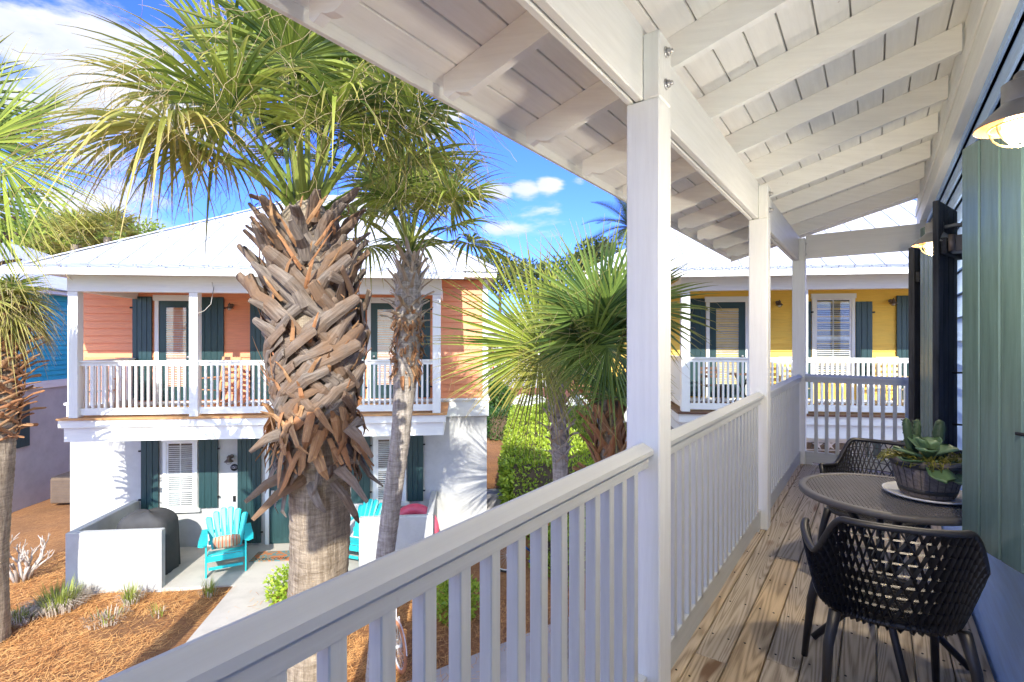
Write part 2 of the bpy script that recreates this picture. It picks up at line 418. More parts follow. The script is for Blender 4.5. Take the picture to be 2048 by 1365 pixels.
mb=MB(); mb.box(W(-1.66,7.62,rb(-1.66)+.06),n_*2.1+Z*SL*2.1,u_*.03,Z*.11,.002); mb.build('barge_board','white',house)
# near end gable cover so the sky light at the back is right: end wall of porch is open in the photo
# railings
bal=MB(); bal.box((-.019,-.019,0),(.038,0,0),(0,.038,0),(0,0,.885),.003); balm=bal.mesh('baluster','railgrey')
def railing(a,b,along,n=None):
    """a,b world xy start/end at rail centre line"""
    d=(b-a); ln=d.length; d=d.normalized(); sd=Vector((d.y,-d.x,0))
    r=bpy.data.objects.new('railing',None); C.objects.link(r); r.parent=house; r.location=a-wl(house)
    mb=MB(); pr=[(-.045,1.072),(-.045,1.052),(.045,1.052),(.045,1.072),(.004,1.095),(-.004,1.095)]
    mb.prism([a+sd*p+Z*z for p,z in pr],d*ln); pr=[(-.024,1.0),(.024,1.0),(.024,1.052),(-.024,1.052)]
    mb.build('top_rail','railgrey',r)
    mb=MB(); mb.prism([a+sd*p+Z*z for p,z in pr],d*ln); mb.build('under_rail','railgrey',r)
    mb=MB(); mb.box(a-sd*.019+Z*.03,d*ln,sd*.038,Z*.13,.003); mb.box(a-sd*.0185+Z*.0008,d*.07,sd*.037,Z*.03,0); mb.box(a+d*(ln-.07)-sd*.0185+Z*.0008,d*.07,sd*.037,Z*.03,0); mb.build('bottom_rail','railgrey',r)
    m=max(1,int(round(ln/.112))-1) if n is None else n
    ang=math.atan2(d.y,d.x)
    for i in range(m): inst(balm,'baluster',r,a+d*(ln*(i+1)/(m+1))+Z*.135,ang)
    return r
QC=(QI+QO)/2
def W0(q,s): return W(q,s,0)
for i in range(3): railing(W0(QC,S[i]+.141),W0(QC,S[i+1]-.001),0)
railing(W0(QI+.001,7.104+.05),W0(WQ-.05,7.104+.05),0)
railing(W0(QI+.001,-.44),W0(WQ-.05,-.44),0)
# shutters of the near house
def shutter(A,B,z0,z1,mat,th=.03,nb=4,back=False,label=None):
    """plan points A (left in view) and B; planks facing camera side"""
    A=Vector((A[0],A[1],0)); B=Vector((B[0],B[1],0)); d=B-A; ln=d.length; d.normalize(); nn=Vector((d.y,-d.x,0))
    if nn.dot(-A)<0: nn=-nn
    sh=bpy.data.objects.new('shutter',None); C.objects.link(sh); sh.parent=house; sh.location=A+Z*z0-wl(house)
    if label: sh['label']=label
    mb=MB(); w=ln/nb
    for i in range(nb): mb.box(A+d*(i*w+.0035)-nn*th+Z*z0,d*(w-.007),nn*th,Z*(z1-z0),.004)
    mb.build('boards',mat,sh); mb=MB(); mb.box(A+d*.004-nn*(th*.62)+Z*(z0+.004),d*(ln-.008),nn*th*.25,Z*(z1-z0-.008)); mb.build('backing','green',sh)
    off=nn*.0 if back else -nn*th
    for zz in (z0+.14,z1-.3):
        mb=MB(); mb.box(A+d*.02+(nn*.001 if back else -nn*(th+.031))+Z*zz,d*(ln-.04),nn*.03,Z*.09,.003); mb.build('batten',mat,sh)
    return sh
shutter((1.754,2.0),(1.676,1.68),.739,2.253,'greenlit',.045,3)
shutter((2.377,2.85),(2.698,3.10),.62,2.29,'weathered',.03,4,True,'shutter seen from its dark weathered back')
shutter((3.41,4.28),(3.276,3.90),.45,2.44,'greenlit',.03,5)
shutter(at(1829,0,4.42).xy,at(1868,0,4.75).xy,.596,2.31,'weathered',.045,3,True)
# hinge straps and hold-backs
mb=MB()
for zz in (1.02,1.32): mb=MB(); mb.tube([Vector((2.56,2.98,zz)),Vector((2.60,2.95,zz)),W(WQ,4.0,zz)],.006,6); mb.build('hinge','iron',house)
mb=MB(); mb.tube([Vector((2.60,2.95,1.44)),Vector((2.615,2.93,1.44)),Vector((2.615,2.93,1.34))],.005,6)
mb.build('hook','iron',house); mb=MB(); mb.tube([Vector((1.672,1.70,1.20)),Vector((1.69,1.66,1.20)),Vector((1.75,1.67,1.20))],.006,6); mb.build('hinge','iron',house)
# window frame behind the near shutter
mb=MB()
pb(mb,WQ-.022,WQ+.01,.35,1.86,2.26,2.38,.003); pb(mb,WQ-.02,WQ+.01,1.74,1.84,.78,2.259,.003); pb(mb,WQ-.02,WQ+.01,.36,.46,.78,2.259,.003); pb(mb,WQ-.05,WQ+.01,.33,1.88,.70,.779,.003)
win=mb.build('window_frame','white',house)
mb=MB(); pb(mb,WQ-.006,WQ-.002,.46,1.74,.78,2.26,0); mb.build('pane','dark',win)
# ---------------------------------------------------------------- wall lamps
def wall_lamp(c,toward,label,lit=True,r=.104,group=None):
    """c: centre of the shade rim; toward: unit vector to the wall"""
    t=thing('wall_lamp',c,label,'lamp',group); toward=Vector(toward)
    k=r/.104
    mb=MB(); mb.lathe([(r,0),(r*.99,.006*k),(.045*k,.062*k),(.042*k,.066*k)],c,28); shd=mb.build('shade','taupemetal' if lit else 'bronze',t); mb=MB(); mb.lathe([(r*.985,-.0005),(r*.975,.001*k),(.043*k,.056*k)][::-1],c,28); mb.build('lining','shadeinner' if lit else 'bronze',shd)
    mb=MB(); mb.lathe([(.043*k,.058*k),(.043*k,.12*k),(.036*k,.125*k),(.018*k,.128*k),(.016*k,.145*k),(.006*k,.155*k),(0,.156*k)],c,20); mb.build('socket','taupemetal' if lit else 'bronze',t)
    mb=MB(); mb.lathe([(.001,-.048*k),(.02*k,-.045*k),(.036*k,-.030*k),(.042*k,-.008*k),(.038*k,.015*k),(.026*k,.04*k),(.02*k,.055*k)],c,20); mb.build('bulb','bulb' if lit else 'bulboff',t)
    mb=MB()
    for a in range(3):
        an=a*PI/3; d=Vector((math.cos(an),math.sin(an),0))
        mb.tube([c+d*math.cos(x)*.07*k-Z*math.sin(x)*.06*k for x in [PI*i/12 for i in range(13)]],.0028*k,5)
    mb.tube([c+Vector((math.cos(x),math.sin(x),0))*.07*k-Z*.002 for x in [2*PI*i/24 for i in range(24)]],.003*k,5,closed=True); mb.build('cage','brass' if lit else 'bronze',t)
    p0=c+Z*.14*k; p3=c+toward*.15*k+Z*.09*k
    mb=MB(); mb.tube([c+Z*.09*k+toward*.03*k,c+Z*.1*k+toward*.09*k,p3],.011*k,8); mb.build('arm','taupemetal' if lit else 'bronze',t)
    mb=MB(); mb.tube([p3-toward*.02*k,p3+toward*.012*k],.05*k,20); mb.build('mount','zinc' if lit else 'bronze',t)
    return t
c1=at(2042,250,1.25); c2=at(1869,489,2.95)
wall_lamp(c1,n_,'lit lamp with a taupe shade at the upper right corner, above the near green shutter',r=.088)
wall_lamp(c2,n_,'smaller lit wall lamp farther along the balcony, half behind the dark weathered shutter')
mb=MB(); q2=Vector(c2).dot(n_); p=W(WQ-.10,c2.dot(u_)-.10,2.0); mb.box(p,n_*.1,u_*.12,Z*.09,.004); mb.tube([p+n_*.0+Z*.0-u_*.02,p-u_*.02+Z*.09],.016,10); mb.build('lamp_box','bronze',house)
# ---------------------------------------------------------------- patio chairs
def lattice_chair(loc,ang,label,group):
    t=thing('patio_chair',(0,0,0),label,'chair',group)
    def zr(a):
        a=abs(a)
        if a<.62: return .82
        if a<1.25:
            x=(a-.62)/.63; x=x*x*(3-2*x); return .82-.17*x
        x=(a-1.25)/.75; return .65+.035*math.sin(min(1,x)*PI/2)**2
    def Sf(a,v):
        h=zr(a); sc=.80+.20*v**.8
        sa,ca=math.sin(a),math.cos(a)
        x=.285*(abs(sa)**.75)*(1 if sa>=0 else -1); y=-.25*(abs(ca)**.8)*(1 if ca>=0 else -1)
        if abs(a)>PI/2: y=.25*math.sin(abs(a)-PI/2)*1.15
        zb=.40+.025*(abs(a)/2)
        return Vector((x*sc,(y-(.05*v if abs(a)<1.2 else .05*v*max(0,1-(abs(a)-1.2)/.5)))*sc-.0,zb+(h-zb)*v))
    AM=2.0; na=42; nv=9
    mb=MB()
    def bar(p,q,w=.0075,d=.016):
        m=(p+q)/2; out=Vector((m.x,m.y,0)).normalized(); dr=(q-p).normalized(); sd=dr.cross(out).normalized()*w/2
        pin=-out*.004
        mb.add([p+sd+pin,p-sd+pin,p+out*d,q+sd+pin,q-sd+pin,q+out*d],[(0,1,4,3),(1,2,5,4),(2,0,3,5)],rnd=.5)
    for i in range(na):
        for j in range(nv):
            a0=-AM+2*AM*i/na; a1=-AM+2*AM*(i+1)/na; v0=j/nv; v1=(j+1)/nv
            am=(a0+a1)/2
            if j%2==0: A,B,D=Sf(a0,v0),Sf(a1,v0),Sf(am,v1)
            else: A,B,D=Sf(am,v0),Sf(am+2*AM/na,v0),Sf(a1,v1)
            if j%2 and i==na-1: B=Sf(AM,v0)
            bar(A,D); bar(D,B)
            if j: bar(A,B,.0055,.010)
    mb.build('lattice_back','blackplastic',t)
    mb=MB(); pth=[Sf(-AM+2*AM*i/90,1.0) for i in range(91)]
    sec=[(.016*math.cos(x),.013*math.sin(x)) for x in [2*PI*i/10 for i in range(10)]]
    mb.sweep(pth,sec,smooth=True); 
    for sg in (-1,1): mb.tube([Sf(sg*AM,1),Sf(sg*AM,.6),Sf(sg*AM,.2)+Vector((0,-.02,0))],.010,8)
    mb.build('rim','blackplastic',t)
    mb=MB(); ring=[]
    for i in range(48):
        a=2*PI*i/48; ring.append(Vector((.235*abs(math.cos(a))**.8*(1 if math.cos(a)>0 else -1),.02+.225*abs(math.sin(a))**.8*(1 if math.sin(a)>0 else -1),.425)))
    mb.tube(ring,.014,8,closed=True)
    def inside(x,y): return (abs(x/.235)**2.5+abs((y-.02)/.225)**2.5)<1
    for k in range(-9,10):
        for (dx,dy) in ((1,0),(.5,.866),(-.5,.866)):
            nx,ny=-dy,dx; pts=[s for s in [x*.012-.3 for x in range(51)] if inside(nx*k*.026+dx*s,.02+ny*k*.026+dy*s)]
            if len(pts)>1:
                P=Vector((nx*k*.026+dx*pts[0],.02+ny*k*.026+dy*pts[0],.42)); Q=Vector((nx*k*.026+dx*pts[-1],.02+ny*k*.026+dy*pts[-1],.42)); mb.tube([P,Q],.0045,4,caps=False)
    mb.build('seat','blackplastic',t)
    for (x,y) in ((-1,-1),(1,-1),(-1,1),(1,1)):
        mb=MB(); top=Vector((x*.205,y*.18,.43)); foot=Vector((x*.255,y*.245,0)); md=top.lerp(foot,.3)+Vector((x*.012,0,0))
        mb.tube([top,md,foot],.017,10,scales=[1.3,1.12,.8]); mb.build('leg','blackplastic',t)
    t.location=loc; t.rotation_euler.z=ang; return t
lattice_chair((1.545,2.13,.002),-rad(22),'black lattice chair nearest the camera with its back toward us, this side of the table','chairs at the balcony table')
lattice_chair((2.29,3.23,.002),rad(130),'black lattice chair on the far side of the balcony table, facing the camera','chairs at the balcony table')
# ---------------------------------------------------------------- table
TC=Vector((1.803,2.46,0)); TZ=.775; TR=.372
t=thing('bistro_table',TC,'round dark table with a striped top between the two lattice chairs','table')
mb=MB(); c=TC+Z*TZ
mb.lathe([(TR-.035,-.004),(TR-.033,.003),(TR-.006,.003),(TR,-.002),(TR,-.022),(TR-.01,-.028),(TR-.035,-.022),(TR-.035,-.004)],c,64); mb.build('table_rim','tablestrip',t)
mb=MB(); mb.lathe([(.0005,-.006),(TR-.034,-.006),(TR-.034,-.012),(.0005,-.012)][::-1],c,64); top=mb.build('table_top','blackplastic',t)
mb=MB(); dr=Vector((math.sin(rad(22)),math.cos(rad(22)),0)); sd=Vector((dr.y,-dr.x,0)); i=-20
for i in range(-20,21):
    for j in (-.0032,.0032):
        o=i*.0165+j; rr=(TR-.036)**2-o*o
        if rr>0: h=math.sqrt(rr); mb.box(c+sd*(o-.0014)-dr*h-Z*.0055,sd*.0028,dr*2*h,Z*.005)
for i in range(-13,14):
    o=i*.024; rr=(TR-.036)**2-o*o
    if rr>0: h=math.sqrt(rr); mb.box(c+dr*(o-.002)-sd*h-Z*.0058,dr*.004,sd*2*h,Z*.0035)
mb.build('woven_strips','strip',top)
for kk in range(4):
    a=rad(22)+kk*PI/2+PI/4; d=Vector((math.cos(a),math.sin(a),0)); e=Vector((-d.y,d.x,0))
    mb=MB(); mb.tube([c+d*.20-Z*.024,c+d*.13-Z*.14,c+d*.03+e*.02-Z*.36,c-d*.06+e*.02-Z*.50,TC-d*.31+Z*.012],.017,10,scales=[1.1,1,1,1,.9]); mb.build('leg','blackplastic',t)
# ---------------------------------------------------------------- planter
PC=Vector((1.945,2.40,TZ+.004))
sa=MB(); sa.lathe([(.001,.004),(.12,.004),(.165,.016),(.172,.022),(.168,.012),(.12,-.0005),(.001,-.0005)],PC,48); tag(sa.build('saucer','saucer'),'pale oval saucer under the barrel planter on the dark table','saucer')
PC2=PC+Z*.0065
t=thing('potted_succulent',PC2,'small wooden barrel planter with a green paddle succulent and cactus, on the table','plant')
mb=MB(); prof=[(.001,0),(.098,0),(.105,.01),(.146,.165),(.146,.178),(.134,.178),(.128,.15),(.001,.15)]
mb.lathe(prof,PC2,40); mb.build('barrel','barrel',t)
mb=MB()
for (z0,z1,r0,r1) in ((.022,.042,.1095,.1145),(.138,.160,.1405,.1465)): mb.lathe([(r0-.002,z0),(r0+.001,z0),(r1+.001,z1),(r1-.002,z1)],PC2,40)
for i in range(26):
    a=2*PI*i/26; d=Vector((math.cos(a),math.sin(a),0)); mb.box(PC2+d*.1062+Z*.012-Vector((-d.y,d.x,0))*.0008,d*.0012+Z*0,Vector((-d.y,d.x,0))*.0016,Z*.15+d*.0395)
mb.build('bands','potmetal',t)
mb=MB(); mb.lathe([(.129,.151),(.001,.165)],PC2,24); mb.build('soil','soil',t)
def paddle(mb,base,d,up,ln,w,curl=.25,th=.006):
    d=Vector(d).normalized(); up=Vector(up).normalized(); sd=d.cross(up).normalized(); up=sd.cross(d); P=[];Uv=[];N=9;K=5;rr=R()
    for i in range(N):
        x=i/(N-1); ww=w*(.28+.72*math.sin(min(1,x*.86+.06)*PI*.60)**1.3)*(1 if x<.82 else math.sqrt(max(0,1-((x-.82)/.18)**2))*.96+.04)
        c=Vector(base)+d*ln*x+up*(ln*curl*(x*x)) 
        for k in range(K):
            y=(k/(K-1)-.5)*2; P.append(c+sd*ww*.5*y+up*(.10*w*y*y)); Uv.append((x,y,0))
        for k in range(K-2,0,-1):
            y=(k/(K-1)-.5)*2; P.append(c+sd*ww*.5*y-up*th); Uv.append((x,y,0))
    m=2*K-2; fs=[(i*m+k,i*m+(k+1)%m,(i+1)*m+(k+1)%m,(i+1)*m+k) for i in range(N-1) for k in range(m)]+[tuple(range((N-1)*m,N*m))]
    mb.add(P,fs,Uv,True,rr)
mb=MB(); rc=PC2+Vector((-.035,-.055,.17))
for (az,el,ln,w) in ((200,2,.15,.07),(250,-12,.15,.085),(285,-25,.14,.085),(330,0,.15,.08),(20,25,.12,.075),(160,20,.12,.07),(225,35,.10,.07),(300,38,.10,.07),(100,45,.10,.07),(350,58,.08,.06),(180,62,.08,.06),(270,66,.07,.055),(60,70,.07,.05)):
    a=rad(az); e=rad(el); d=Vector((math.cos(a)*math.cos(e),math.sin(a)*math.cos(e),math.sin(e))); paddle(mb,rc+Z*.0004*el,d,Z if el<60 else -Vector((math.cos(a),math.sin(a),0)),ln*1.22,w*1.22,U(-.2,.12))
mb.build('succulent_leaves','succulent',t)
mb=MB()
for (x,y,h,r,tx) in ((-.05,.03,.20,.018,-.025),(-.01,.06,.19,.017,.012),(.075,.04,.19,.023,.02),(.06,-.0,.06,.02,.02),(-.075,.0,.045,.014,-.01)):
    b=PC2+Vector((x,y,.155)); mb.tube([b,b+Vector((tx*.3,0,h*.35)),b+Vector((tx*.8,0,h*.75)),b+Vector((tx,0,h*.95)),b+Vector((tx,0,h))],r,9,scales=[.7,1,1.05,.75,.15])
    for i in range(60):
        a=U(0,2*PI); zz=U(.1,.95)*h; p=b+Vector((tx*zz/h,0,zz)); d=Vector((math.cos(a),math.sin(a),0)); mb.cbox(p+d*r*1.02,.004,.004,.005)
mb.build('cactus_stems','cactus',t)
mb=MB()
for i in range(70):
    a=U(0,2*PI); r0=U(.05,.12); p=PC2+Vector((math.cos(a)*r0,math.sin(a)*r0,.16)); d=Vector((math.cos(a),math.sin(a),0)); 
    if i<35: d=(d+Vector((-1.2,-.1,0))).normalized()
    ln=U(.04,.13); pts=[p,p+d*ln*.4+Z*.03,p+d*ln*.8+Z*.02,p+d*ln+Z*U(-.03,.02)]; mb.tube(pts,.0018,4)
    for j in range(5):
        q=pts[1].lerp(pts[3],j/5); paddle(mb,q,Vector((U(-1,1),U(-1,1),U(0,1))),Z,.018,.008,.1,.001)
mb.build('trailing_stems','drygrass',t).data.materials[0]=M['shrubolive']
# ---------------------------------------------------------------- facades
class Plane:
    def __init__(s,O,ang): s.O=Vector((O[0],O[1],0)); s.e=Vector((math.cos(ang),math.sin(ang),0)); s.g=Vector((-math.sin(ang),math.cos(ang),0)); s.ang=ang
    def t(s,x):
        k=(x-CX)/F; return (k*s.O.y-s.O.x)/(s.e.x-k*s.e.y)
    def z(s,x,y):
        p=s.O+s.e*s.t(x); return CAMZ+(HY-y)/F*p.y
    def p(s,t,z,o=0): return s.O+s.e*t-s.g*o+Z*z
    def off(s,d): return Plane(s.O-s.g*d,s.ang)
    def box(s,mb,t0,t1,z0,z1,o0,o1,bev=.0,rnd=None): mb.box(s.p(t0,z0,o0),s.e*(t1-t0),-s.g*(o1-o0),Z*(z1-z0),bev,rnd)
def siding(pl,t0,t1,z0,z1,pitch,mat,parent,name='siding',skew=0):
    mb=MB(); z=z0
    while z<z1-.01:
        h=min(pitch,z1-z)
        a,b=pl.p(t0,z,.034),pl.p(t1,z,.034); c,d=pl.p(t1,z+h,.006),pl.p(t0,z+h,.006); e,f=pl.p(t0,z,0),pl.p(t1,z,0); ln=t1-t0
        mb.add([a,b,c,d,e,f],[(0,1,2,3),(4,5,1,0)],[(0,0,0),(ln,0,0),(ln,h,0),(0,h,0),(0,0,0),(ln,0,0)])
        z+=pitch
    return mb.build(name,mat,parent)
def fshutter(par,pl,t0,t1,z0,z1,out=.07,nb=3,slant=0):
    mb=MB(); w=(t1-t0)/nb
    for i in range(nb): pl.box(mb,t0+i*w+.004,t0+(i+1)*w-.004,z0,z1,out-.03,out,.003)
    pl.box(mb,t0+.006,t1-.006,z0+.006,z1-.006,out-.025,out-.012)
    sh=mb.build('shutter','green',par)
    for zz in (z0+.25,z1-.25): mb=MB(); mb.cbox(pl.p(t0-.02 if slant>0 else t1+.02,zz,out),.05,.02,.035,0,pl.ang); mb.build('hinge','iron',sh)
    return sh
def blinds(par,pl,t0,t1,z0,z1,o,step=.045):
    mb=MB(); z=z0+.02
    while z<z1-.01:
        mb.box(pl.p(t0,z,o-.018),pl.e*(t1-t0),-pl.g*.03+Z*(-.016),Z*.004); z+=step
    return mb.build('blind','blind',par)
def fwindow(par,pl,t0,t1,z0,z1,sill=True,grid=(2,2),blind=True):
    fr=.075; mb=MB(); o0,o1=.0,.06
    pl.box(mb,t0,t0+fr,z0,z1-.11,o0,o1,.003); pl.box(mb,t1-fr,t1,z0,z1-.11,o0,o1,.003); pl.box(mb,t0-.02,t1+.02,z1-.11,z1,o0,o1+.012,.003)
    w=mb.build('window','white',par)
    a,b,c,d=t0+fr,t1-fr,z0+.004,z1-.113; mid=(c+d)/2; mb=MB(); s=.04
    for (zz0,zz1,oo) in ((c,mid,.038),(mid,d,.046)):
        pl.box(mb,a,a+s,zz0,zz1,.02,oo); pl.box(mb,b-s,b,zz0,zz1,.02,oo); pl.box(mb,a+s,b-s,zz0,zz0+s,.02,oo); pl.box(mb,a+s,b-s,zz1-s,zz1,.02,oo)
        tm=(a+b)/2; pl.box(mb,tm-.011,tm+.011,zz0+s,zz1-s,.03,oo-.004); zm=(zz0+zz1)/2; pl.box(mb,a+s,tm-.011,zm-.011,zm+.011,.03,oo-.004); pl.box(mb,tm+.011,b-s,zm-.011,zm+.011,.03,oo-.004)
    mb.build('sash','vinyl',w)
    mb=MB(); pl.box(mb,a,b,c,d,.0245,.0255); mb.build('backing','dark',w)
    if blind: blinds(w,pl,a+s,b-s,c+s,d-s,.045)
    mb=MB(); p=[pl.p(a+s,c+s,.0485),pl.p(b-s,c+s,.0485),pl.p(b-s,d-s,.0485),pl.p(a+s,d-s,.0485)]; mb.add(p,[(0,1,2,3)]); mb.build('pane','glass',w)
    if sill: mb=MB(); pl.box(mb,t0-.07,t1+.07,z0-.08,z0-.001,.0,.11,.004); mb.build('sill','white',w)
    return w
def fdoor(par,pl,t0,t1,z0,z1,pane=True,knobside=1):
    fr=.085; mb=MB(); pl.box(mb,t0,t0+fr,z0,z1-.13,0,.06,.003); pl.box(mb,t1-fr,t1,z0,z1-.13,0,.06,.003); pl.box(mb,t0-.03,t1+.03,z1-.13,z1,0,.075,.003)
    d=mb.build('door_frame','white',par)
    a,b,c,e=t0+fr,t1-fr,z0+.01,z1-.132; mb=MB()
    if pane:
        st=.15; pl.box(mb,a,a+st,c,e,.005,.04); pl.box(mb,b-st,b,c,e,.005,.04); pl.box(mb,a+st,b-st,c,c+.32,.005,.04); pl.box(mb,a+st,b-st,e-.15,e,.005,.04); leaf=mb.build('door_leaf','green',par)
        mb=MB(); pl.box(mb,a+st,b-st,c+.32,e-.15,.004,.006); mb.build('backing','dark',leaf); blinds(leaf,pl,a+st,b-st,c+.32,e-.15,.028,.04)
        mb=MB(); mb.add([pl.p(a+st,c+.32,.034),pl.p(b-st,c+.32,.034),pl.p(b-st,e-.15,.034),pl.p(a+st,e-.15,.034)],[(0,1,2,3)]); mb.build('pane','glass',leaf)
    else:
        pl.box(mb,a,b,c,e,.005,.036,.002); 
        w=(b-a)
        for (f0,f1) in ((.14,.46),(.54,.86)):
            for (g0,g1) in ((.06,.38),(.46,.92)):
                pl.box(mb,a+w*f0,a+w*f1,c+(e-c)*g0,c+(e-c)*g1,.0365,.044,.003)
        leaf=mb.build('door_leaf','green',par)
    kt=b-.08 if knobside>0 else a+.08
    mb=MB(); kp=pl.p(kt,z0+1.0,.04); mb.tube([kp,kp-pl.g*.05],.012,8); mb.tube([kp-pl.g*.05,kp-pl.g*.075],.028,10)
    if not pane: pl.box(mb,kt-.035,kt+.035,z0+1.05,z0+1.24,.044,.06,.004); mb.tube([kp-pl.g*.06,kp-pl.g*.06+pl.e*.12],.01,8)
    mb.build('handle','zinc',leaf); return d
def frail(par,A,B,z0,h,pitch,mat='white',bm=None):
    d=B-A; ln=d.length; d.normalize(); sd=Vector((d.y,-d.x,0))
    r=bpy.data.objects.new('railing',None); C.objects.link(r); r.parent=par; r.location=A+Z*z0-wl(par)
    mb=MB(); mb.prism([A+sd*p+Z*z for p,z in ((-.045,z0+h-.03),(.045,z0+h-.03),(.045,z0+h-.012),(0,z0+h),(-.045,z0+h-.012))],d*ln); mb.box(A-sd*.02+Z*(z0+h-.1),d*ln,sd*.04,Z*.069); mb.build('top_rail',mat,r)
    mb=MB(); mb.box(A-sd*.019+Z*(z0+.04),d*ln,sd*.038,Z*.13,.002); mb.build('bottom_rail',mat,r)
    n=max(1,int(round(ln/pitch))-1); ang=math.atan2(d.y,d.x)
    for i in range(n): inst(bm,'baluster',r,A+d*(ln*(i+1)/(n+1))+Z*(z0+.165),ang)
bb=MB(); bb.box((-.019,-.019,0),(.038,0,0),(0,.038,0),(0,0,.86),0); bbw=bb.mesh('baluster','white')
def roofpoly(mb,poly,th=.04): mb.prism(poly,Z*-th)
def ribs(mb,e0,e1,r0,r1,pitch,h=.03,w=.022):
    """ribs up a roof face; eave e0-e1, ridge r0-r1 (parallel)"""
    e0,e1,r0,r1=map(Vector,(e0,e1,r0,r1)); d=(e1-e0); ln=d.length; d.normalize()
    a=(r0-e0).dot(d); b=(r1-e0).dot(d); per=(r0-e0)-d*a; H=per.length; pd=per/H
    n=int(ln/pitch)
    for i in range(1,n+1):
        s=i*pitch
        if s>=ln: break
        if s<a: k=s/a
        elif s>b: k=(ln-s)/(ln-b)
        else: k=1
        p=e0+d*s; up=d.cross(pd); up=up if up.z>0 else -up
        if k>.02: mb.box(p-d*w/2+up*.001,d*w,pd*H*k,up*h)
# ---- coral house
OA=math.atan2(.1015,1)
wp=Plane((-9.84,11.40),OA); LW=9.28
ch=thing('house',wp.p(4.6,-3.2),'two storey coral and white house with balcony and metal roof behind the palms','house')
mb=MB(); wp.box(mb,0,LW,-3.3,-.02,-8,0); mb.build('lower_wall','stucco',ch)
mb=MB(); wp.box(mb,.02,LW-.02,-.02,3.1,-8,-.004); mb.build('upper_core','stucco',ch)
siding(wp,.10,LW-.10,.12,2.95,.165,'salmon',ch)
rs=Plane(wp.p(LW,0),OA+PI/2); siding(rs,.12,7.9,.12,2.95,.165,'salmon',ch)
ls=Plane(wp.p(0,0,-8),OA-PI/2); siding(ls,.1,7.9,.12,2.95,.165,'salmon',ch)
for (a,b) in ((-.03,.10),(LW-.10,LW+.03)): mb=MB(); wp.box(mb,a,b,.12,2.95,-.1,.035,.003); mb.build('corner_board','white',ch)
mb=MB(); wp.box(mb,-.07,LW+.07,.06,.115,-8.05,.09,.004); wp.box(mb,-.045,LW+.045,-.32,.058,-8.03,.05,.004); mb.build('belt_trim','white',ch)
# porch
pf=wp.off(1.92); T0=wp.t(115)  # recompute on front plane
a0=pf.t(122); a1=pf.t(891)
mb=MB(); pf.box(mb,a0-.07,a1+.03,-.005,.03,-1.86,.04,.003); mb.build('porch_floor','porchwood',ch)
mb=MB(); pf.box(mb,a0-.05,a1+.0,-.15,-.008,-1.83,.01,.003); pf.box(mb,a0+.02,a1-.04,-.42,-.152,-1.83,-.04,.003); mb.build('porch_fascia','white',ch)
pxs=[135.5,376,620,865]
tp=[pf.t(x) for x in pxs]; tp[0]=pf.t(134)
for i,t in enumerate(tp):
    mb=MB(); pf.box(mb,t,t+.16,.032,2.42,-.19,-.03,.004); mb.build('post','white',ch)
mb=MB(); pf.box(mb,tp[0]-.02,tp[-1]+.18,2.422,2.74,-.19,-.02,.004)
for t in (tp[0]+.01,tp[-1]+.01): mb.box(pf.p(t,2.43,-.19),pf.e*.14,pf.g*1.70,Z*.24,.003)
mb.build('porch_beam','white',ch)
for i in range(3): frail(ch,pf.p(tp[i]+.161,0,-.11),pf.p(tp[i+1]-.001,0,-.11),.032,1.08,.108,'white',bbw)
for t in (tp[0]+.08,tp[-1]+.08): frail(ch,pf.p(t,0,-.195),pf.p(t,0,-1.85),.032,1.08,.108,'white',bbw)
# porch soffit and roofs
e0=pf.p(a0-1.0+.45,0,.55); 
tl,tr=pf.t(30)-.05,pf.t(915)+.12; zl=2.80
A=pf.p(tl,zl,.55); B=pf.p(tr,zl,.55); Cc=wp.p(LW+.1,3.26,.25); D=wp.p(-.5,3.26,.25)
mb=MB(); mb.prism([A,B,wp.p(tr-.05,3.24,.0),wp.p(-.35,3.24,.0)],Z*-.03)
mb.build('porch_roof','metalroof',ch)
mb=MB(); mb.prism([A-Z*.035,B-Z*.035,B-Z*.12,A-Z*.12],pf.g*.03); mb.prism([A-Z*.035+pf.g*.031,A-Z*.12+pf.g*.031,wp.p(-.35,3.10,0),wp.p(-.35,3.18,0)],wp.e*.03); mb.prism([B-Z*.035+pf.g*.031,B-Z*.12+pf.g*.031,wp.p(tr-.05,3.10,0),wp.p(tr-.05,3.18,0)],-wp.e*.03)
mb.build('porch_fascia_board','white',ch)
mb=MB(); ribs(mb,A,B,wp.p(-.35,3.24,.0),wp.p(tr-.05,3.24,.0),.42,.012,.016); tag(mb.build('roof_ribs','metalroof',ch),kind='stuff')
ez=3.12; F0=wp.p(-.55,ez,.5); F1=wp.p(LW+.22,ez,.5); B0=wp.p(-.55,ez,-8.5); B1=wp.p(LW+.22,ez,-8.5)
K0=wp.p(4.2,6.05,-4.2); K1=wp.p(5.3,6.05,-4.2)
mb=MB()
for poly in ([F0,F1,K1,K0],[F1,B1,K1],[B1,B0,K0,K1],[B0,F0,K0]): mb.prism(poly,Z*-.03)
mb.build('roof','metalroof',ch)
mb=MB(); ribs(mb,F0,F1,K0,K1,.61); ribs(mb,F1,B1,K1,K1,.61); ribs(mb,B0,F0,K0,K0,.61)
tag(mb.build('roof_seams','metalroof',ch),kind='stuff')
for a,b in ((F0,K0),(F1,K1)):
    mb=MB(); mb.sweep([a+Z*.01,b+Z*.02],[(-.08,0),(.08,0),(.06,.025),(-.06,.025)]); mb.build('hip_cap','metalroof',ch)
mb=MB(); wp.box(mb,-.53,LW+.2,2.96,3.085,-8.45,.45,0); mb.build('soffit','white',ch)
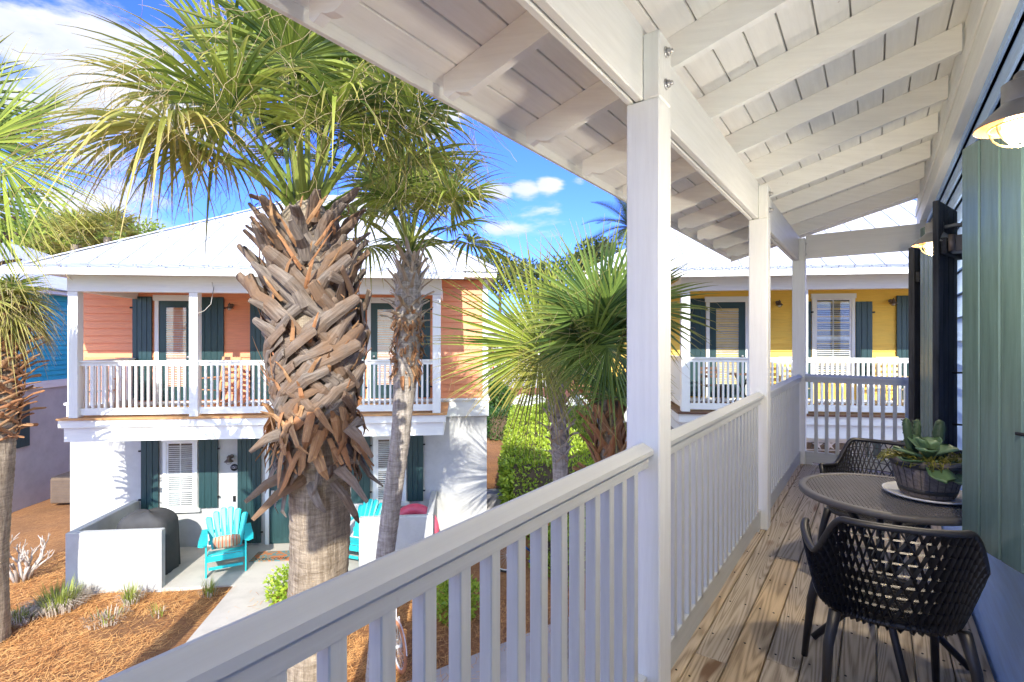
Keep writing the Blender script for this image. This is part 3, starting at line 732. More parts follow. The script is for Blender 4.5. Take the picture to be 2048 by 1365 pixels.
# openings, upper floor (pixel columns turned into positions along the wall)
def T(x): return wp.t(x)
zt=wp.z(300,594); zb=.13
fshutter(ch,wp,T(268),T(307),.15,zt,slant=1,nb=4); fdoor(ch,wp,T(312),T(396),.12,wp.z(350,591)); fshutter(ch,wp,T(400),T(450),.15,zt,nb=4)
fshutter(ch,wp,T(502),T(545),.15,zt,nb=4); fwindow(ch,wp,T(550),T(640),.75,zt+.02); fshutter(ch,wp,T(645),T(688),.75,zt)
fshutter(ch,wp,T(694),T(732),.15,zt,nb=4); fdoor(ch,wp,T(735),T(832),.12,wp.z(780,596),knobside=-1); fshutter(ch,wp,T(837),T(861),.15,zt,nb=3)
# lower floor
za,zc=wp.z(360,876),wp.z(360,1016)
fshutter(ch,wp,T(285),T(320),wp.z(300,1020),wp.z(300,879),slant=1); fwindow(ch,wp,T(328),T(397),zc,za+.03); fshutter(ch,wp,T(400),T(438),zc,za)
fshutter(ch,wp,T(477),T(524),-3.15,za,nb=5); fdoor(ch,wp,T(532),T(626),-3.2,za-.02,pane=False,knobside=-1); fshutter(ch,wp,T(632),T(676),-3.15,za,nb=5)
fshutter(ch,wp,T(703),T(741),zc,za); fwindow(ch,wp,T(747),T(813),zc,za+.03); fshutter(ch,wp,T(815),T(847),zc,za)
mb=MB(); wp.box(mb,T(467),T(472),wp.z(469,1003),wp.z(469,992),0,.03); mb.build('doorbell','iron',ch)
wall_lamp(wp.p(T(465),wp.z(465,920),.19),wp.g,'unlit bell shaped wall lamp beside the coral house front door, above the number plaque',False,.10)
wall_lamp(wp.p(T(466),wp.z(466,618),.17),wp.g,'unlit wall lamp on coral siding of the upper balcony',False,.085)
pq=thing('number_plaque',wp.p(T(469),wp.z(469,935),0),'round dark house number plaque reading 151 on the white wall','sign')
pc=wp.p(T(469),wp.z(469,935),0); Mx=Matrix.Rotation(OA,4,'Z')@Matrix.Rotation(PI/2,4,'X')
mb=MB(); mb.lathe([(.001,.022),(.062,.022),(.066,.018),(.066,0)][::-1],pc,28,mat=Mx); mb.lathe([(.078,0),(.078,.026),(.067,.026),(.067,0)],pc,28,mat=Mx); mb.build('disc','iron',pq)
tm=text('151',.085,'plaquewhite'); o=bpy.data.objects.new('numerals',tm); C.objects.link(o); o.parent=pq; o.location=wp.g*-.025; o.rotation_euler=(PI/2,0,OA)
# low patio walls
lz=-2.09; gz=-3.25
def lowwall(segs,label):
    mb=MB()
    for (a,b,c,d,z) in segs: mb.box(a-Z*.0,b-a,c,Z*d,.01) if z==0 else None
    return mb
PL=Plane(gp(130,1187,-3.2).xy,OA)
lw=PL.t(322.7)
mb=MB(); PL.box(mb,0,lw,-3.3,lz,-.14,0,.012); PL.box(mb,0,.14,-3.3,lz-.001,-1.98,-.142,.012); tag(mb.build('patio_wall','stucco'),'low white stucco wall around the covered grill, left of the turquoise chair','wall','low white patio walls')
PR=Plane(at(717.7,1038,10.32).xy,OA); rw=PR.t(866)
mb=MB(); PR.box(mb,0,rw,-3.3,lz,-.14,0,.012); PR.box(mb,rw-.14,rw-.001,-3.3,lz+.001,-1.75,-.142,.012); tag(mb.build('patio_wall','stucco'),'low white stucco wall with the pink float behind it, right of the thick palm trunk','wall','low white patio walls')
# ---- turquoise house at left
bp=Plane((-13.75,13.9),PI/2+OA)   # side wall runs away from us
bh=thing('house',(-15,16,-3.2),'turquoise and white house at the far left edge','house')
bg=Plane((-13.72,13.75),OA)
mb=MB(); mb.box(bg.p(-7,-3.3,0),bg.e*7,bg.g*9,Z*3.4); mb.build('lower_wall','stucco',bh)
mb=MB(); mb.box(bg.p(-6.98,.1,-.02),bg.e*6.96,bg.g*8.96,Z*3.0); mb.build('upper_core','stucco',bh)
sd_=Plane(bg.p(0,0),OA+PI/2); siding(sd_,.1,9,.3,2.95,.15,'turquoise',bh); siding(bg,-7,-.1,.3,2.95,.15,'turquoise',bh)
mb=MB(); mb.box(bg.p(-.12,.3,.03),bg.e*.155,bg.g*.15,Z*2.66); mb.build('corner_board','white',bh)
mb=MB(); bg.box(mb,-7,.05,.08,.295,-9.0,.05); mb.build('belt_trim','white',bh)
mb=MB(); q0=bg.p(-7.5,2.98,.5); A,B,Cc,D=bg.p(-7.5,3.0,.5),bg.p(.5,3.0,.5),bg.p(.5,3.0,-9.5),bg.p(-7.5,3.0,-9.5); E0=bg.p(-3.5,4.9,-3.6); E1=bg.p(-3.5,4.9,-5.4)
for poly in ([A,B,E0],[B,Cc,E1,E0],[Cc,D,E1],[D,A,E0,E1]): mb.prism(poly,Z*-.03)
mb.build('roof','metalroof',bh)
mb=MB(); bg.box(mb,-7.4,.42,2.86,2.96,-9.4,.42); mb.build('soffit','white',bh)
mb=MB(); sd_.box(mb,.35,.85,-1.5,-.25,0,.06,.004); mb.build('shutter','green',bh)
mb=MB(); sd_.box(mb,3.2,3.36,-1.3,-.95,0,.12,.01); mb.tube([sd_.p(3.28,-1.3,.06),sd_.p(3.28,-3.2,.06)],.03,8); mb.build('electric_box','greystucco',bh)
# air conditioner
ac=thing('air_conditioner',gp(118,1010),'tan outdoor air conditioner at the foot of the left white wall','air conditioner')
o=gp(99,1012); mb=MB(); mb.box(o+Z*.05,bg.e*.85,bg.g*.85,Z*.72,.03); mb.build('casing','acbox',ac)
mb=MB(); mb.box(o+bg.e*.02+bg.g*.02+Z*.772,bg.e*.81,bg.g*.81,Z*.03,.01)
for i in range(14): mb.box(o-bg.g*.006+bg.e*.06+Z*(.1+i*.045),bg.e*.73,bg.g*.006,Z*.012)
mb.build('grille','bronze',ac)
# ---- yellow house
YA=-rad(7.4); yf=Plane(gp(1357,824,.03).xy,YA); yw=yf.off(-1.95)
yh=thing('house',yw.p(4,-3.2),'two storey yellow and white house with balcony beyond the end of our railing','house')
tL=yw.t(1207); tR=tL+11.5
mb=MB(); yw.box(mb,tL,tR,-3.3,-.02,-8,0); mb.build('lower_wall','stucco',yh)
mb=MB(); yw.box(mb,tL+.02,tR-.02,-.02,3.1,-8,-.004); mb.build('upper_core','stucco',yh)
siding(yw,tL+.12,tR,.12,2.95,.16,'yellow',yh)
yls=Plane(yw.p(tL,0,-8),YA-PI/2); siding(yls,.1,7.9,.12,2.95,.16,'yellow',yh)
mb=MB(); yw.box(mb,tL-.03,tL+.12,.12,2.95,-.12,.035,.003); mb.build('corner_board','white',yh)
mb=MB(); yw.box(mb,tL-.06,tR,-.2,.115,-8,.05,.003); mb.build('belt_trim','white',yh)
b0=yf.t(1357); b1=b0+8.3
mb=MB(); yf.box(mb,b0-.03,b1,-.008,.03,-1.9,.06,.003); mb.build('porch_floor','brownwood',yh)
mb=MB(); yf.box(mb,b0-.0,b1,-.18,-.010,-1.9,.02,.003); yf.box(mb,b0+.06,b1-.04,-.46,-.182,-1.9,-.04,.003)
mb.build('porch_fascia','white',yh)
ty=[yf.t(1364),yf.t(1600),yf.t(1600)+(yf.t(1600)-yf.t(1364)),b1-.2]
for t in ty: mb=MB(); yf.box(mb,t,t+.17,.032,2.52,-.21,-.04,.004); mb.build('post','white',yh)
mb=MB(); yf.box(mb,ty[0]-.02,b1,2.522,2.80,-.21,-.03,.004); mb.box(yf.p(ty[0]+.01,2.53,-.21),yf.e*.14,yf.g*1.7,Z*.25); mb.build('porch_beam','white',yh)
for i in range(3): frail(yh,yf.p(ty[i]+.171,0,-.12),yf.p(ty[i+1]-.001,0,-.12),.032,1.12,.098,'white',bbw)
frail(yh,yf.p(ty[0]+.08,0,-.215),yf.p(ty[0]+.08,0,-1.9),.032,1.12,.1,'white',bbw)
A=yf.p(b0-.75,2.86,.5); B=yf.p(b1+.5,2.86,.5); Cc=yw.p(b1+.5,3.22,.3); D=yw.p(b0-.75,3.22,.3)
mb=MB(); mb.prism([A,B,Cc,D],Z*-.03); mb.build('porch_roof','metalroof',yh)
mb=MB(); ribs(mb,A,B,D,Cc,.3,.012,.015); 
F0=yw.p(tL-.5,3.16,.42); F1=yw.p(tR+.5,3.16,.42); B0=yw.p(tL-.5,3.16,-8.5); B1=yw.p(tR+.5,3.16,-8.5); K0=yw.p(tL+4.6,6.4,-4.0); K1=yw.p(tR-4.6,6.4,-4.0)
ribs(mb,F0,F1,K0,K1,.61); tag(mb.build('roof_ribs','metalroof',yh),kind='stuff')
mb=MB()
for poly in ([F0,F1,K1,K0],[F1,B1,K1],[B1,B0,K0,K1],[B0,F0,K0]): mb.prism(poly,Z*-.03)
mb.build('roof','metalroof',yh)
mb=MB(); mb.prism([A-Z*.035,B-Z*.035,B-Z*.115,A-Z*.115],yf.g*.03); mb.prism([A-Z*.035+yf.g*.031,A-Z*.115+yf.g*.031,D-Z*.115,D-Z*.035],yf.e*.03); yw.box(mb,tL-.48,tR+.48,2.96,3.125,-8.45,.38); mb.build('fascia','white',yh)
def T2(x): return yw.t(x)
z2=yw.z(1450,594)
fshutter(yh,yw,T2(1378),T2(1410),.15,yw.z(1400,598)); fdoor(yh,yw,T2(1411),T2(1497),.12,z2); fshutter(yh,yw,T2(1500),T2(1534),.15,yw.z(1500,598))
fshutter(yh,yw,T2(1590),T2(1620),.15,yw.z(1600,604)); fwindow(yh,yw,T2(1622),T2(1708),.62,yw.z(1660,588)); fshutter(yh,yw,T2(1709),T2(1742),.62,yw.z(1720,604))
fshutter(yh,yw,T2(1790),T2(1830),.15,yw.z(1800,592),nb=4); fdoor(yh,yw,T2(1832),T2(1920),.12,z2)
wall_lamp(yw.p(T2(1553),yw.z(1553,612),.17),yw.g,'unlit wall lamp on yellow siding between the glazed door and the window',False,.085)
wall_lamp(yw.p(T2(1778),yw.z(1778,609),.17),yw.g,'unlit wall lamp on yellow siding right of the window, near the end shutter',False,.085)
# lower window of yellow house with starfish
fwindow(yh,yw,T2(1600),T2(1705),yw.z(1650,955),yw.z(1650,872),blind=False); fshutter(yh,yw,T2(1732),T2(1765),yw.z(1740,960),yw.z(1740,870)); fshutter(yh,yw,T2(1800),T2(1835),yw.z(1740,960),yw.z(1740,870))
for i,(x,y,lb) in enumerate(((1630,888,'left'),(1654,889,'right'))):
    mb=MB(); c=yw.p(T2(x),yw.z(x,y),.115); P=[]
    for k in range(10):
        a=PI/2+k*PI/5+.2*i; r=.13 if k%2==0 else .042; P.append(c+yw.e*r*math.cos(a)+Z*r*math.sin(a))
    mb.prism(P,-yw.g*.025); tag(mb.build('starfish','whitegloss'),'white starfish ornament at the lower window of the yellow house, %s one of two'%lb,'ornament','starfish ornaments')

def screws(A,B,Cc,D,par,pitch,rows):
    """screw heads on a low roof face A-B eave, D-Cc top"""
    mb=MB(); ln=(B-A).length; n=int(ln/pitch)
    for r in rows:
        for i in range(n):
            for dx in (.0,.06): 
                f=(i+.5)/n+dx/ln+U(-.004,.004); p=A.lerp(B,f).lerp(D.lerp(Cc,f),r); mb.cbox(p+Z*.006,.017,.017,.012)
    tag(mb.build('roof_screws','iron',par),kind='stuff')
screws(A,B,Cc,D,yh,.3,(.12,.3,.55,.85)); screws(F0,F1,K1,K0,yh,.61,(.08,.25,.45))
A_=pf.p(tl,zl,.55); B_=pf.p(tr,zl,.55); screws(A_,B_,wp.p(tr-.05,3.24,0),wp.p(-.35,3.24,0),ch,.42,(.12,.5,.85))
screws(wp.p(-.55,ez,.5),wp.p(LW+.22,ez,.5),wp.p(5.3,6.05,-4.2),wp.p(4.2,6.05,-4.2),ch,.61,(.07,.3,.5))
# ---------------------------------------------------------------- palms
def frond(root,base,az,el,pet,rad_,nl=44,droop=.5,mat='palmleaf',spread=125,fuse=.38,twist=0,thr=10,wid=1.0,name='frond',face=None):
    d0=Vector((math.cos(az)*math.cos(el),math.sin(az)*math.cos(el),math.sin(el)))
    mb=MB(); pth=[];p=Vector(base);d=d0.copy();n=8
    for i in range(n+1):
        pth.append(p.copy()); p=p+d*pet/n; d=(d-Z*droop*.09*math.cos(el)).normalized()
    mb.sweep(pth,[(-.02,.006),(0,-.014),(.02,.006),(.012,.012),(-.012,.012)],scales=[1.5-.9*i/n for i in range(n+1)],smooth=False,rnd=R())
    hub=pth[-1]; a=d
    sd=a.cross(Z)
    if sd.length<.15: sd=Vector((-math.sin(az),math.cos(az),0))
    sd.normalize(); nm=sd.cross(a).normalized()
    if twist: rm=Matrix.Rotation(twist,3,a); sd=rm@sd; nm=rm@nm
    if face is not None:
        nm=(Vector(face)-a*a.dot(Vector(face))).normalized(); sd=a.cross(nm).normalized()
    lf=MB(); th=MB(); dphi=rad(2*spread/(nl-1))
    for k in range(nl):
        ph=-rad(spread)+dphi*k; c,s=math.cos(ph),math.sin(ph)
        ax=a*c+sd*s; ln=rad_*(.80+.22*c)*U(.9,1.06); rot=nm
        fold=.30 if k%2 else .24
        ax=(ax+nm*(.22*abs(s)+U(-.04,.04))).normalized(); wv=nm.cross(ax).normalized(); up=ax.cross(wv)
        rr=R(); P=[];Uv=[]; st=(.03,.18,.34,.5,.64,.78,.9,1.0); dz=(U(.6,1.2) if R()<.8 else U(1.3,2.2))*droop; sw=U(-.05,.05)
        for x in st:
            r=x*ln
            q=hub+ax*r+wv*(sw*r*x)
            q=q-Z*(dz*ln*.42*x**2.6)-a*(0)
            full=r*dphi*.5*1.02
            ff=fuse*rad_*1.0
            w=full if r<ff else ff*dphi*.5*1.05*(1-((r-ff)/(ln-ff+.001)))**.9*wid
            w=max(w,.0012); h=w*fold*2
            P+=[q-wv*w+up*h,q-up*h*.3,q+wv*w+up*h]; Uv+=[(0,0,x),(0,0,x*.8),(0,0,x)]
        fs=[]
        for i in range(len(st)-1):
            b=i*3; fs+=[(b,b+1,b+4,b+3),(b+1,b+2,b+5,b+4)]
        lf.add(P,fs,Uv,False,rr)
    for k in range(thr):
        ph=rad(U(-spread*.9,spread*.9)); ax=a*math.cos(ph)+sd*math.sin(ph); r0=rad_*U(.35,.75); p0=hub+ax*r0-Z*.1*rad_*droop; q=[p0]; v=(ax*.6-Z*.8)
        for j in range(6): q.append(q[-1]+v*rad_*.09); v=(v+Vector((U(-.7,.7),U(-.7,.7),U(-.6,.25)))).normalized()
        th.tube(q,.0016,3,caps=False)
    f=lf.build(name,mat,root); mb.build('petiole','petiole',f)
    if thr: tag(th.build('threads','thread',f),kind='stuff')
    return f
def rdir0():
    return Vector((U(-1,1),U(-1,1),U(-1,1)))
def boots(root,axis,z0,z1,r,n,ln,w=.10,mat='boot',each=True,el0=25,el1=60,arm=.9,name='leaf_base',tang=None):
    """axis(z)->Vector. spiral of split leaf bases"""
    mb=MB(); gol=2.399963
    for i in range(n):
        f=i/(n-1); z=z0+(z1-z0)*f; a=i*gol+U(-.15,.15); c=axis(z); rr=r(f); o=Vector((math.cos(a),math.sin(a),0)); sd=Vector((-o.y,o.x,0))
        el=rad(el0+(el1-el0)*f+U(-14,14)); l=ln(f)*U(.65,1.2); ww=w*U(.8,1.15)
        if each: mb=MB()
        j=c+o*(rr*1.05)+Z*U(-.03,.03); rn=R()
        sec=[(-.5*ww,-.16*ww),(-.25*ww,.04*ww),(0,.10*ww),(.25*ww,.04*ww),(.5*ww,-.16*ww),(.46*ww,-.28*ww),(0,-.10*ww),(-.46*ww,-.28*ww)]
        if tang:
            g=min(1,max(0,(f-.30)/.5)); s=random.choice((-1,1)); kk=U(.7,1.1)*(1-g)*s*.85; ro=U(.06,.24)*(1-g)+U(.34,.60)*g; zu=U(.45,.75)
            def q_(t_):
                an=t_*l*kk/rr; return c+(o*math.cos(an)+sd*math.sin(an))*(rr*1.04+l*t_*ro)+Z*(t_*l*zu*(1-.25*t_*g))
            tip=q_(1)+rdir0()*l*.05; m1=q_(.55)+rdir0()*l*.05; d25=q_(.27)
            dr=(q_(1)-q_(.9)).normalized()
        else:
            dr=(o*math.cos(el)+Z*math.sin(el)+sd*U(-.35,.35)).normalized(); tip=j+dr*l; m1=j+dr*l*.5+Z*l*U(.0,.08); d25=j+dr*l*.25
        for sg in (-1,1):
            q0=c+(o*math.cos(arm*sg)+sd*math.sin(arm*sg))*rr*.92-Z*ww*2.2; q1=c+(o*math.cos(arm*.5*sg)+sd*math.sin(arm*.5*sg))*rr*1.03-Z*ww*1.2
            mb.sweep([q0,q1,j+sd*sg*ww*.22,d25+sd*sg*ww*.1],sec,up=o,scales=[.35,.7,.8,.6],rnd=rn)
        mb.sweep([j-Z*.02,d25,m1,tip,tip+dr*.015],sec,up=o,scales=[1.15,U(.85,1.1),U(.7,1.0),U(.45,.85),U(.2,.5)],rnd=rn)
        if each: mb.build(name,mat,root)
    if not each: return tag(mb.build(name,mat,root),kind='stuff')
def shag(root,axis,z0,z1,r,n,ln,mat='fibre',name='fibres',down=True,w=.05):
    mb=MB()
    for i in range(n):
        z=U(z0,z1); a=U(0,2*PI); o=Vector((math.cos(a),math.sin(a),0)); sd=Vector((-o.y,o.x,0)); c=axis(z); l=ln*U(.4,1.3)
        p=c+o*r*U(.95,1.12); k=U(-.8,.8); dz=(-1 if R()<.7 else .6) if down else 1
        q=[p,p+o*l*.22+sd*k*l*.3+Z*dz*l*.3,p+o*l*U(.2,.5)+sd*k*l*.7+Z*dz*l*.75,p+o*l*U(.1,.6)+sd*k*l+Z*dz*l*U(.9,1.1)]
        ww=w*U(.4,1.2); mb.sweep(q,[(-ww/2,0),(0,-ww*.15),(ww/2,0),(0,ww*.12)],up=o,scales=[1,1.1,.8,.25])
    return tag(mb.build(name,mat,root),kind='stuff')
def trunk(root,axis,zs,rs,mat='palmbark',name='trunk',k=28,jit=.03):
    mb=MB(); P=[];Uv=[];n=0; zz=[]
    z=zs[0]
    while z<zs[-1]: zz.append(z); z+=.05
    zz.append(zs[-1])
    def rad1(z):
        for i in range(len(zs)-1):
            if z<=zs[i+1]: f=(z-zs[i])/(zs[i+1]-zs[i]); return rs[i]*(1-f)+rs[i+1]*f
        return rs[-1]
    for i,z in enumerate(zz):
        r0=rad1(z)*(1+(.018 if i%2 else -.008)); c=axis(z)
        for j in range(k):
            a=2*PI*j/k; r=r0*(1+jit*math.sin(3*a+z*1.7)+jit*.5*math.sin(7*a-z*5)); P.append((c.x+r*math.cos(a),c.y+r*math.sin(a),z)); Uv.append((z,a*r,0))
    fs=[(i*k+j,i*k+(j+1)%k,(i+1)*k+(j+1)%k,(i+1)*k+j) for i in range(len(zz)-1) for j in range(k)]
    mb.add(P,fs,Uv,True); return mb.build(name,mat,root)
def axisf(pts):
    def f(z):
        if z<=pts[0][2]: return Vector((pts[0][0],pts[0][1],z))
        for i in range(len(pts)-1):
            if z<=pts[i+1][2]:
                k=(z-pts[i][2])/(pts[i+1][2]-pts[i][2]); return Vector((pts[i][0]+(pts[i+1][0]-pts[i][0])*k,pts[i][1]+(pts[i+1][1]-pts[i][1])*k,z))
        return Vector((pts[-1][0],pts[-1][1],z))
    return f
PG='fan palms between the balcony and the houses'
# palm 1: thick booted trunk
Y1=4.4
ax1=axisf([at(628,1400,Y1),at(640,1100,Y1),at(636,850,Y1),at(622,620,Y1),at(612,430,Y1)]); b=ax1(-3.2)
p1=thing('palm_tree',b,'thick palm with a shaggy trunk of criss crossed grey leaf bases, nearest the balcony','palm',PG)
trunk(p1,ax1,[-3.2,-2.6,-.4,.2,.75,1.6,2.5,2.7],[.30,.25,.24,.25,.28,.32,.24,.12])
boots(p1,ax1,.86,2.58,lambda f:.30+.07*math.sin(min(1,f*1.2)*PI)-.06*max(0,f-.6),104,lambda f:.40+.12*f-.2*max(0,f-.8),w=.115,el0=8,el1=78,tang=lambda f:.9*(1-f)**.7)
def bootlow():
    for (x,y,x2,y2) in ((575,950,490,1005),(600,960,505,1040),(680,940,735,1005),(700,860,745,915),(560,870,500,905),(560,640,497,600)):
        mb=MB(); a=at(x,y,Y1-.28); c=at(x2,y2,Y1-.42); mb.sweep([a+Vector((.06,.1,.06)),a,a.lerp(c,.5)+Z*.03,c],[(-.045,.01),(0,-.018),(.045,.01),(0,.02)],up=(0,-1,0),scales=[1,1.2,.8,.35]); mb.build('broken_leaf_base','boot',p1)
bootlow()
shag(p1,ax1,.62,.98,.30,110,.24,w=.075); shag(p1,ax1,.30,.68,.262,30,.30,'boot','hanging_leaf_bases',w=.07); shag(p1,ax1,1.0,2.6,.34,160,.2,'fibre','trunk_fibre',down=False,w=.03)
cb=ax1(2.62)
specs=[]
for i in range(22):
    f=i/21; a=i*2.399963+.4; el=rad(88-f*48+U(-5,5)); specs.append((a,el,U(1.0,1.32)*(1.0-.12*f),U(.88,1.05),.22+.6*f))
for (a,el,pe,ra,dr) in specs:
    o=Vector((math.cos(a),math.sin(a),0)); frond(p1,cb+o*.10+Z*U(-.05,.12),a,el,pe,ra,42,dr,thr=22)
frond(p1,cb+Vector((0,-.1,0)),rad(-80),rad(86),1.35,.78,36,.9,thr=30,face=(0,-1,.5))
frond(p1,cb+Vector((-.1,-.1,0)),rad(195),rad(52),1.15,.95,44,1.2,'palmleafyellow',thr=40)
for az in (165,188,228): frond(p1,cb+Vector((-.08,-.05,0)),rad(az),rad(U(38,50)),U(.95,1.15),U(.95,1.05),44,1.35,'palmleafyellow' if az in (188,228) else 'palmleaf',thr=26)
for az in (-50,10): frond(p1,cb,rad(az),rad(U(44,54)),U(.85,1.1),U(.88,1.0),44,1.15,thr=16)
frond(p1,cb+Vector((.1,-.05,0)),rad(-20),rad(55),1.1,.9,44,1.1,thr=30)
# palm 2: slender leaning trunk behind
Y2=7.0
ax2=axisf([at(752,1350,Y2),at(772,1100,Y2),at(800,880,Y2),at(815,700,Y2),at(817,560,Y2),at(822,500,Y2)])
p2=thing('palm_tree',ax2(-3.2),'slender leaning palm in front of the coral house, just right of the thick one','palm',PG)
trunk(p2,ax2,[-3.2,-1.5,.4,1.2,2.4,2.7],[.14,.125,.13,.17,.17,.05],'palmbarkgrey',k=20)
shag(p2,ax2,1.0,1.9,.17,190,.14,w=.045); boots(p2,ax2,1.75,2.7,lambda f:.19-.05*f,60,lambda f:.14+.12*f,w=.055,mat='bootlight',each=False,el0=15,el1=70,name='leaf_bases')
cb=ax2(2.62)
for i in range(20):
    f=i/19; a=i*2.399963+1.0; el=rad(86-f*58+U(-6,6)); frond(p2,cb+Z*U(0,.2),a,el,U(.8,1.0),U(.85,1.0),36,.45+.6*f,thr=6)
frond(p2,cb,rad(-100),rad(62),.95,.98,46,.9,thr=8,face=(0,-1,.25)); frond(p2,cb,rad(-30),rad(50),.95,1.05,46,.8,thr=8)
# palm 3: crown entering from the left, trunk outside the picture
Y3=4.6; b3=at(-100,270,Y3)
ax3=axisf([Vector((b3.x-.1,b3.y,-3.2)),b3]); p3=thing('palm_tree',ax3(-3.2),'palm whose big fans reach in from the left edge, its trunk outside the picture','palm',PG)
trunk(p3,ax3,[-3.2,-1,b3.z-.6],[.2,.18,.2],'palmbarkgrey'); boots(p3,ax3,b3.z-1.3,b3.z-.5,lambda f:.22,30,lambda f:.3,each=False,name='leaf_bases')
cb=b3-Z*.55
P3F=(cb,Y3)
for (az,el,pe,ra,dr,fa) in ((60,60,.8,1.0,.4,None),(110,60,.8,1.0,.5,None),(160,40,.8,1.0,.7,None),(210,55,.8,1.0,.6,None),(260,50,.8,1.0,.6,None),(300,66,.8,1.0,.4,None)):
    frond(p3,cb,rad(az),rad(el),pe,ra,48,dr,thr=14,face=fa)
# palm 4: trunk on the left edge
Y4=8.0; ax4=axisf([at(-26,1090,Y4),at(-8,860,Y4),at(0,700,Y4),at(-8,560,Y4)])
p4=thing('palm_tree',ax4(-3.2),'palm on the left edge with a smooth tan trunk and spiky brown leaf bases','palm',PG)
trunk(p4,ax4,[-3.2,-1.5,.1,2.2],[.27,.25,.235,.2])
boots(p4,ax4,.05,2.0,lambda f:.26+.04*math.sin(f*PI),110,lambda f:.26,w=.07,mat='fibre',each=False,el0=8,el1=45,name='leaf_bases')
cb=ax4(2.1)
for i in range(22):
    f=i/21; a=i*2.399963; el=rad(52-f*75+U(-6,6)); frond(p4,cb,a,el,U(.25,.38),U(.60,.74),34,.6+.8*f,'palmleafyellow' if i%3 or i>12 else 'palmleaf',thr=18)
# palm 5: small palm with big open fan, right of centre
Y5=7.6; ax5=axisf([at(1122,1150,Y5),at(1120,880,Y5),at(1114,800,Y5),at(1110,745,Y5)])
p5=thing('palm_tree',ax5(-3.2),'short pale trunked palm in front of the bright hedge with one broad open fan','palm',PG)
trunk(p5,ax5,[-3.2,-1,.0,.9],[.105,.10,.12,.08],'palmbarkgrey',k=18); boots(p5,ax5,-.25,.85,lambda f:.115+.03*math.sin(f*PI),44,lambda f:.13+.10*f,w=.05,mat='bootlight',each=False,el0=25,el1=65,name='leaf_bases')
cb=ax5(.8)
def fan_to(root,cb,x,y,Y,ra,az,el,dr,face,nl=46,mat='palmleaf',spread=125):
    h=at(x,y,Y); dv=h-cb; a0=math.atan2(dv.y,dv.x); e0=math.asin(dv.z/dv.length)
    # petiole straight to the hub, blade axis chosen separately
    pm=MB(); pm.sweep([cb,cb.lerp(h,.5)+Z*.03,h],[(-.02,.006),(0,-.014),(.02,.006),(0,.012)],scales=[1.4,1,.7]); 
    f=frond(root,h,az,el,.02,ra,nl,dr,mat,spread,thr=14,face=face); pm.build('petiole','petiole',f); return f
_c5=cb; cb,Y3_=P3F
fan_to(p3,cb,-50,290,Y3-.2,1.12,rad(2),rad(38),.22,(-.15,-1,.15),nl=56,spread=95); fan_to(p3,cb,0,325,Y3-.4,.98,rad(-4),rad(-18),.35,(0,-1,.5),nl=38,spread=62)
fan_to(p3,cb,-60,400,Y3-.5,.85,rad(-10),rad(-30),.5,(0,-.9,.5),nl=36,spread=70); cb=_c5
fan_to(p5,cb,1083,697,Y5-.5,1.72,rad(186),rad(58),.16,(.1,-1,.15),nl=54,spread=88)
fan_to(p5,cb,1082,705,Y5-.55,1.15,rad(215),rad(-50),.5,(.1,-.9,.4),nl=40,mat='palmleafyellow',spread=80)
fan_to(p5,cb,1130,640,Y5+.2,1.05,rad(120),rad(75),.2,(0,-1,.3)); fan_to(p5,cb,1135,700,Y5-.2,.9,rad(-20),rad(-10),.7,(.2,-.7,.6))
for i in range(2):
    a=i*2.4+1; frond(p5,cb,a,rad(U(55,82)),U(.6,.8),U(.9,1.05),38,.35,thr=6)
# palm 6: brown booted trunk beside the near post
Y6=6.1; ax6=axisf([at(1222,1300,Y6),at(1222,920,Y6),at(1216,800,Y6),at(1214,760,Y6)])
p6=thing('palm_tree',ax6(-3.2),'palm with red brown pointed leaf bases and upright fans beside the near white post','palm',PG)
trunk(p6,ax6,[-3.2,-1,-.1,.9],[.15,.15,.17,.1],k=18); boots(p6,ax6,-.25,.8,lambda f:.17,40,lambda f:.34,w=.085,mat='fibre',each=False,el0=35,el1=72,name='leaf_bases')
cb=ax6(.85)
fan_to(p6,cb,1203,632,Y6-.2,1.3,rad(95),rad(78),.15,(-.15,-1,.1),nl=50,spread=105,mat='palmleafdark'); fan_to(p6,cb,1232,800,Y6-.5,.75,rad(60),rad(50),.4,(-.1,-1,.3),nl=34,mat='palmleafdark')
fan_to(p6,cb,1262,620,Y6+.1,1.1,rad(20),rad(45),.35,(0,-1,.5),mat='palmleafdark'); fan_to(p6,cb,1215,690,Y6-.3,.95,rad(250),rad(-55),.5,(.1,-.9,.5),spread=80,mat='palmleafdark'); fan_to(p6,cb,1180,680,Y6,1.0,rad(160),rad(45),.4,(0,-1,.4),mat='palmleafdark')
for i in range(7):
    a=i*2.4+.5; frond(p6,cb,a,rad(U(55,84)),U(.6,.85),U(.9,1.1),38,.35,'palmleafdark',thr=5)
# feather palm far behind the post
def feather(root,base,n,ln):
    for i in range(n):
        f=i/(n-1); a=i*2.399963; el=rad(85-110*f); d=Vector((math.cos(a)*math.cos(el),math.sin(a)*math.cos(el),math.sin(el))); p=Vector(base); mb=MB(); pts=[]
        for j in range(15): pts.append(p.copy()); p=p+d*ln/14; d=(d-Z*.07).normalized()
        mb.tube(pts,.02,4,scales=[1-.06*j for j in range(15)])
        for j in range(2,56):
            t=j/56*14; k=int(t); q=pts[k].lerp(pts[min(k+1,14)],t-k); dd=(pts[min(k+1,14)]-pts[k]).normalized() if k<14 else d; s=dd.cross(Z).normalized()
            for sg in (-1,1):
                e=(s*sg+dd*.6+Z*.25).normalized(); l=.55*math.sin(PI*(j/60)**.7)+.06; w=.012; tp=q+e*l-Z*.12*l; mb.add([q-dd*w,q+dd*w,tp],[(0,1,2)],[(0,0,0),(0,0,0),(0,0,.6)])
        mb.build('frond','pinetree',root)
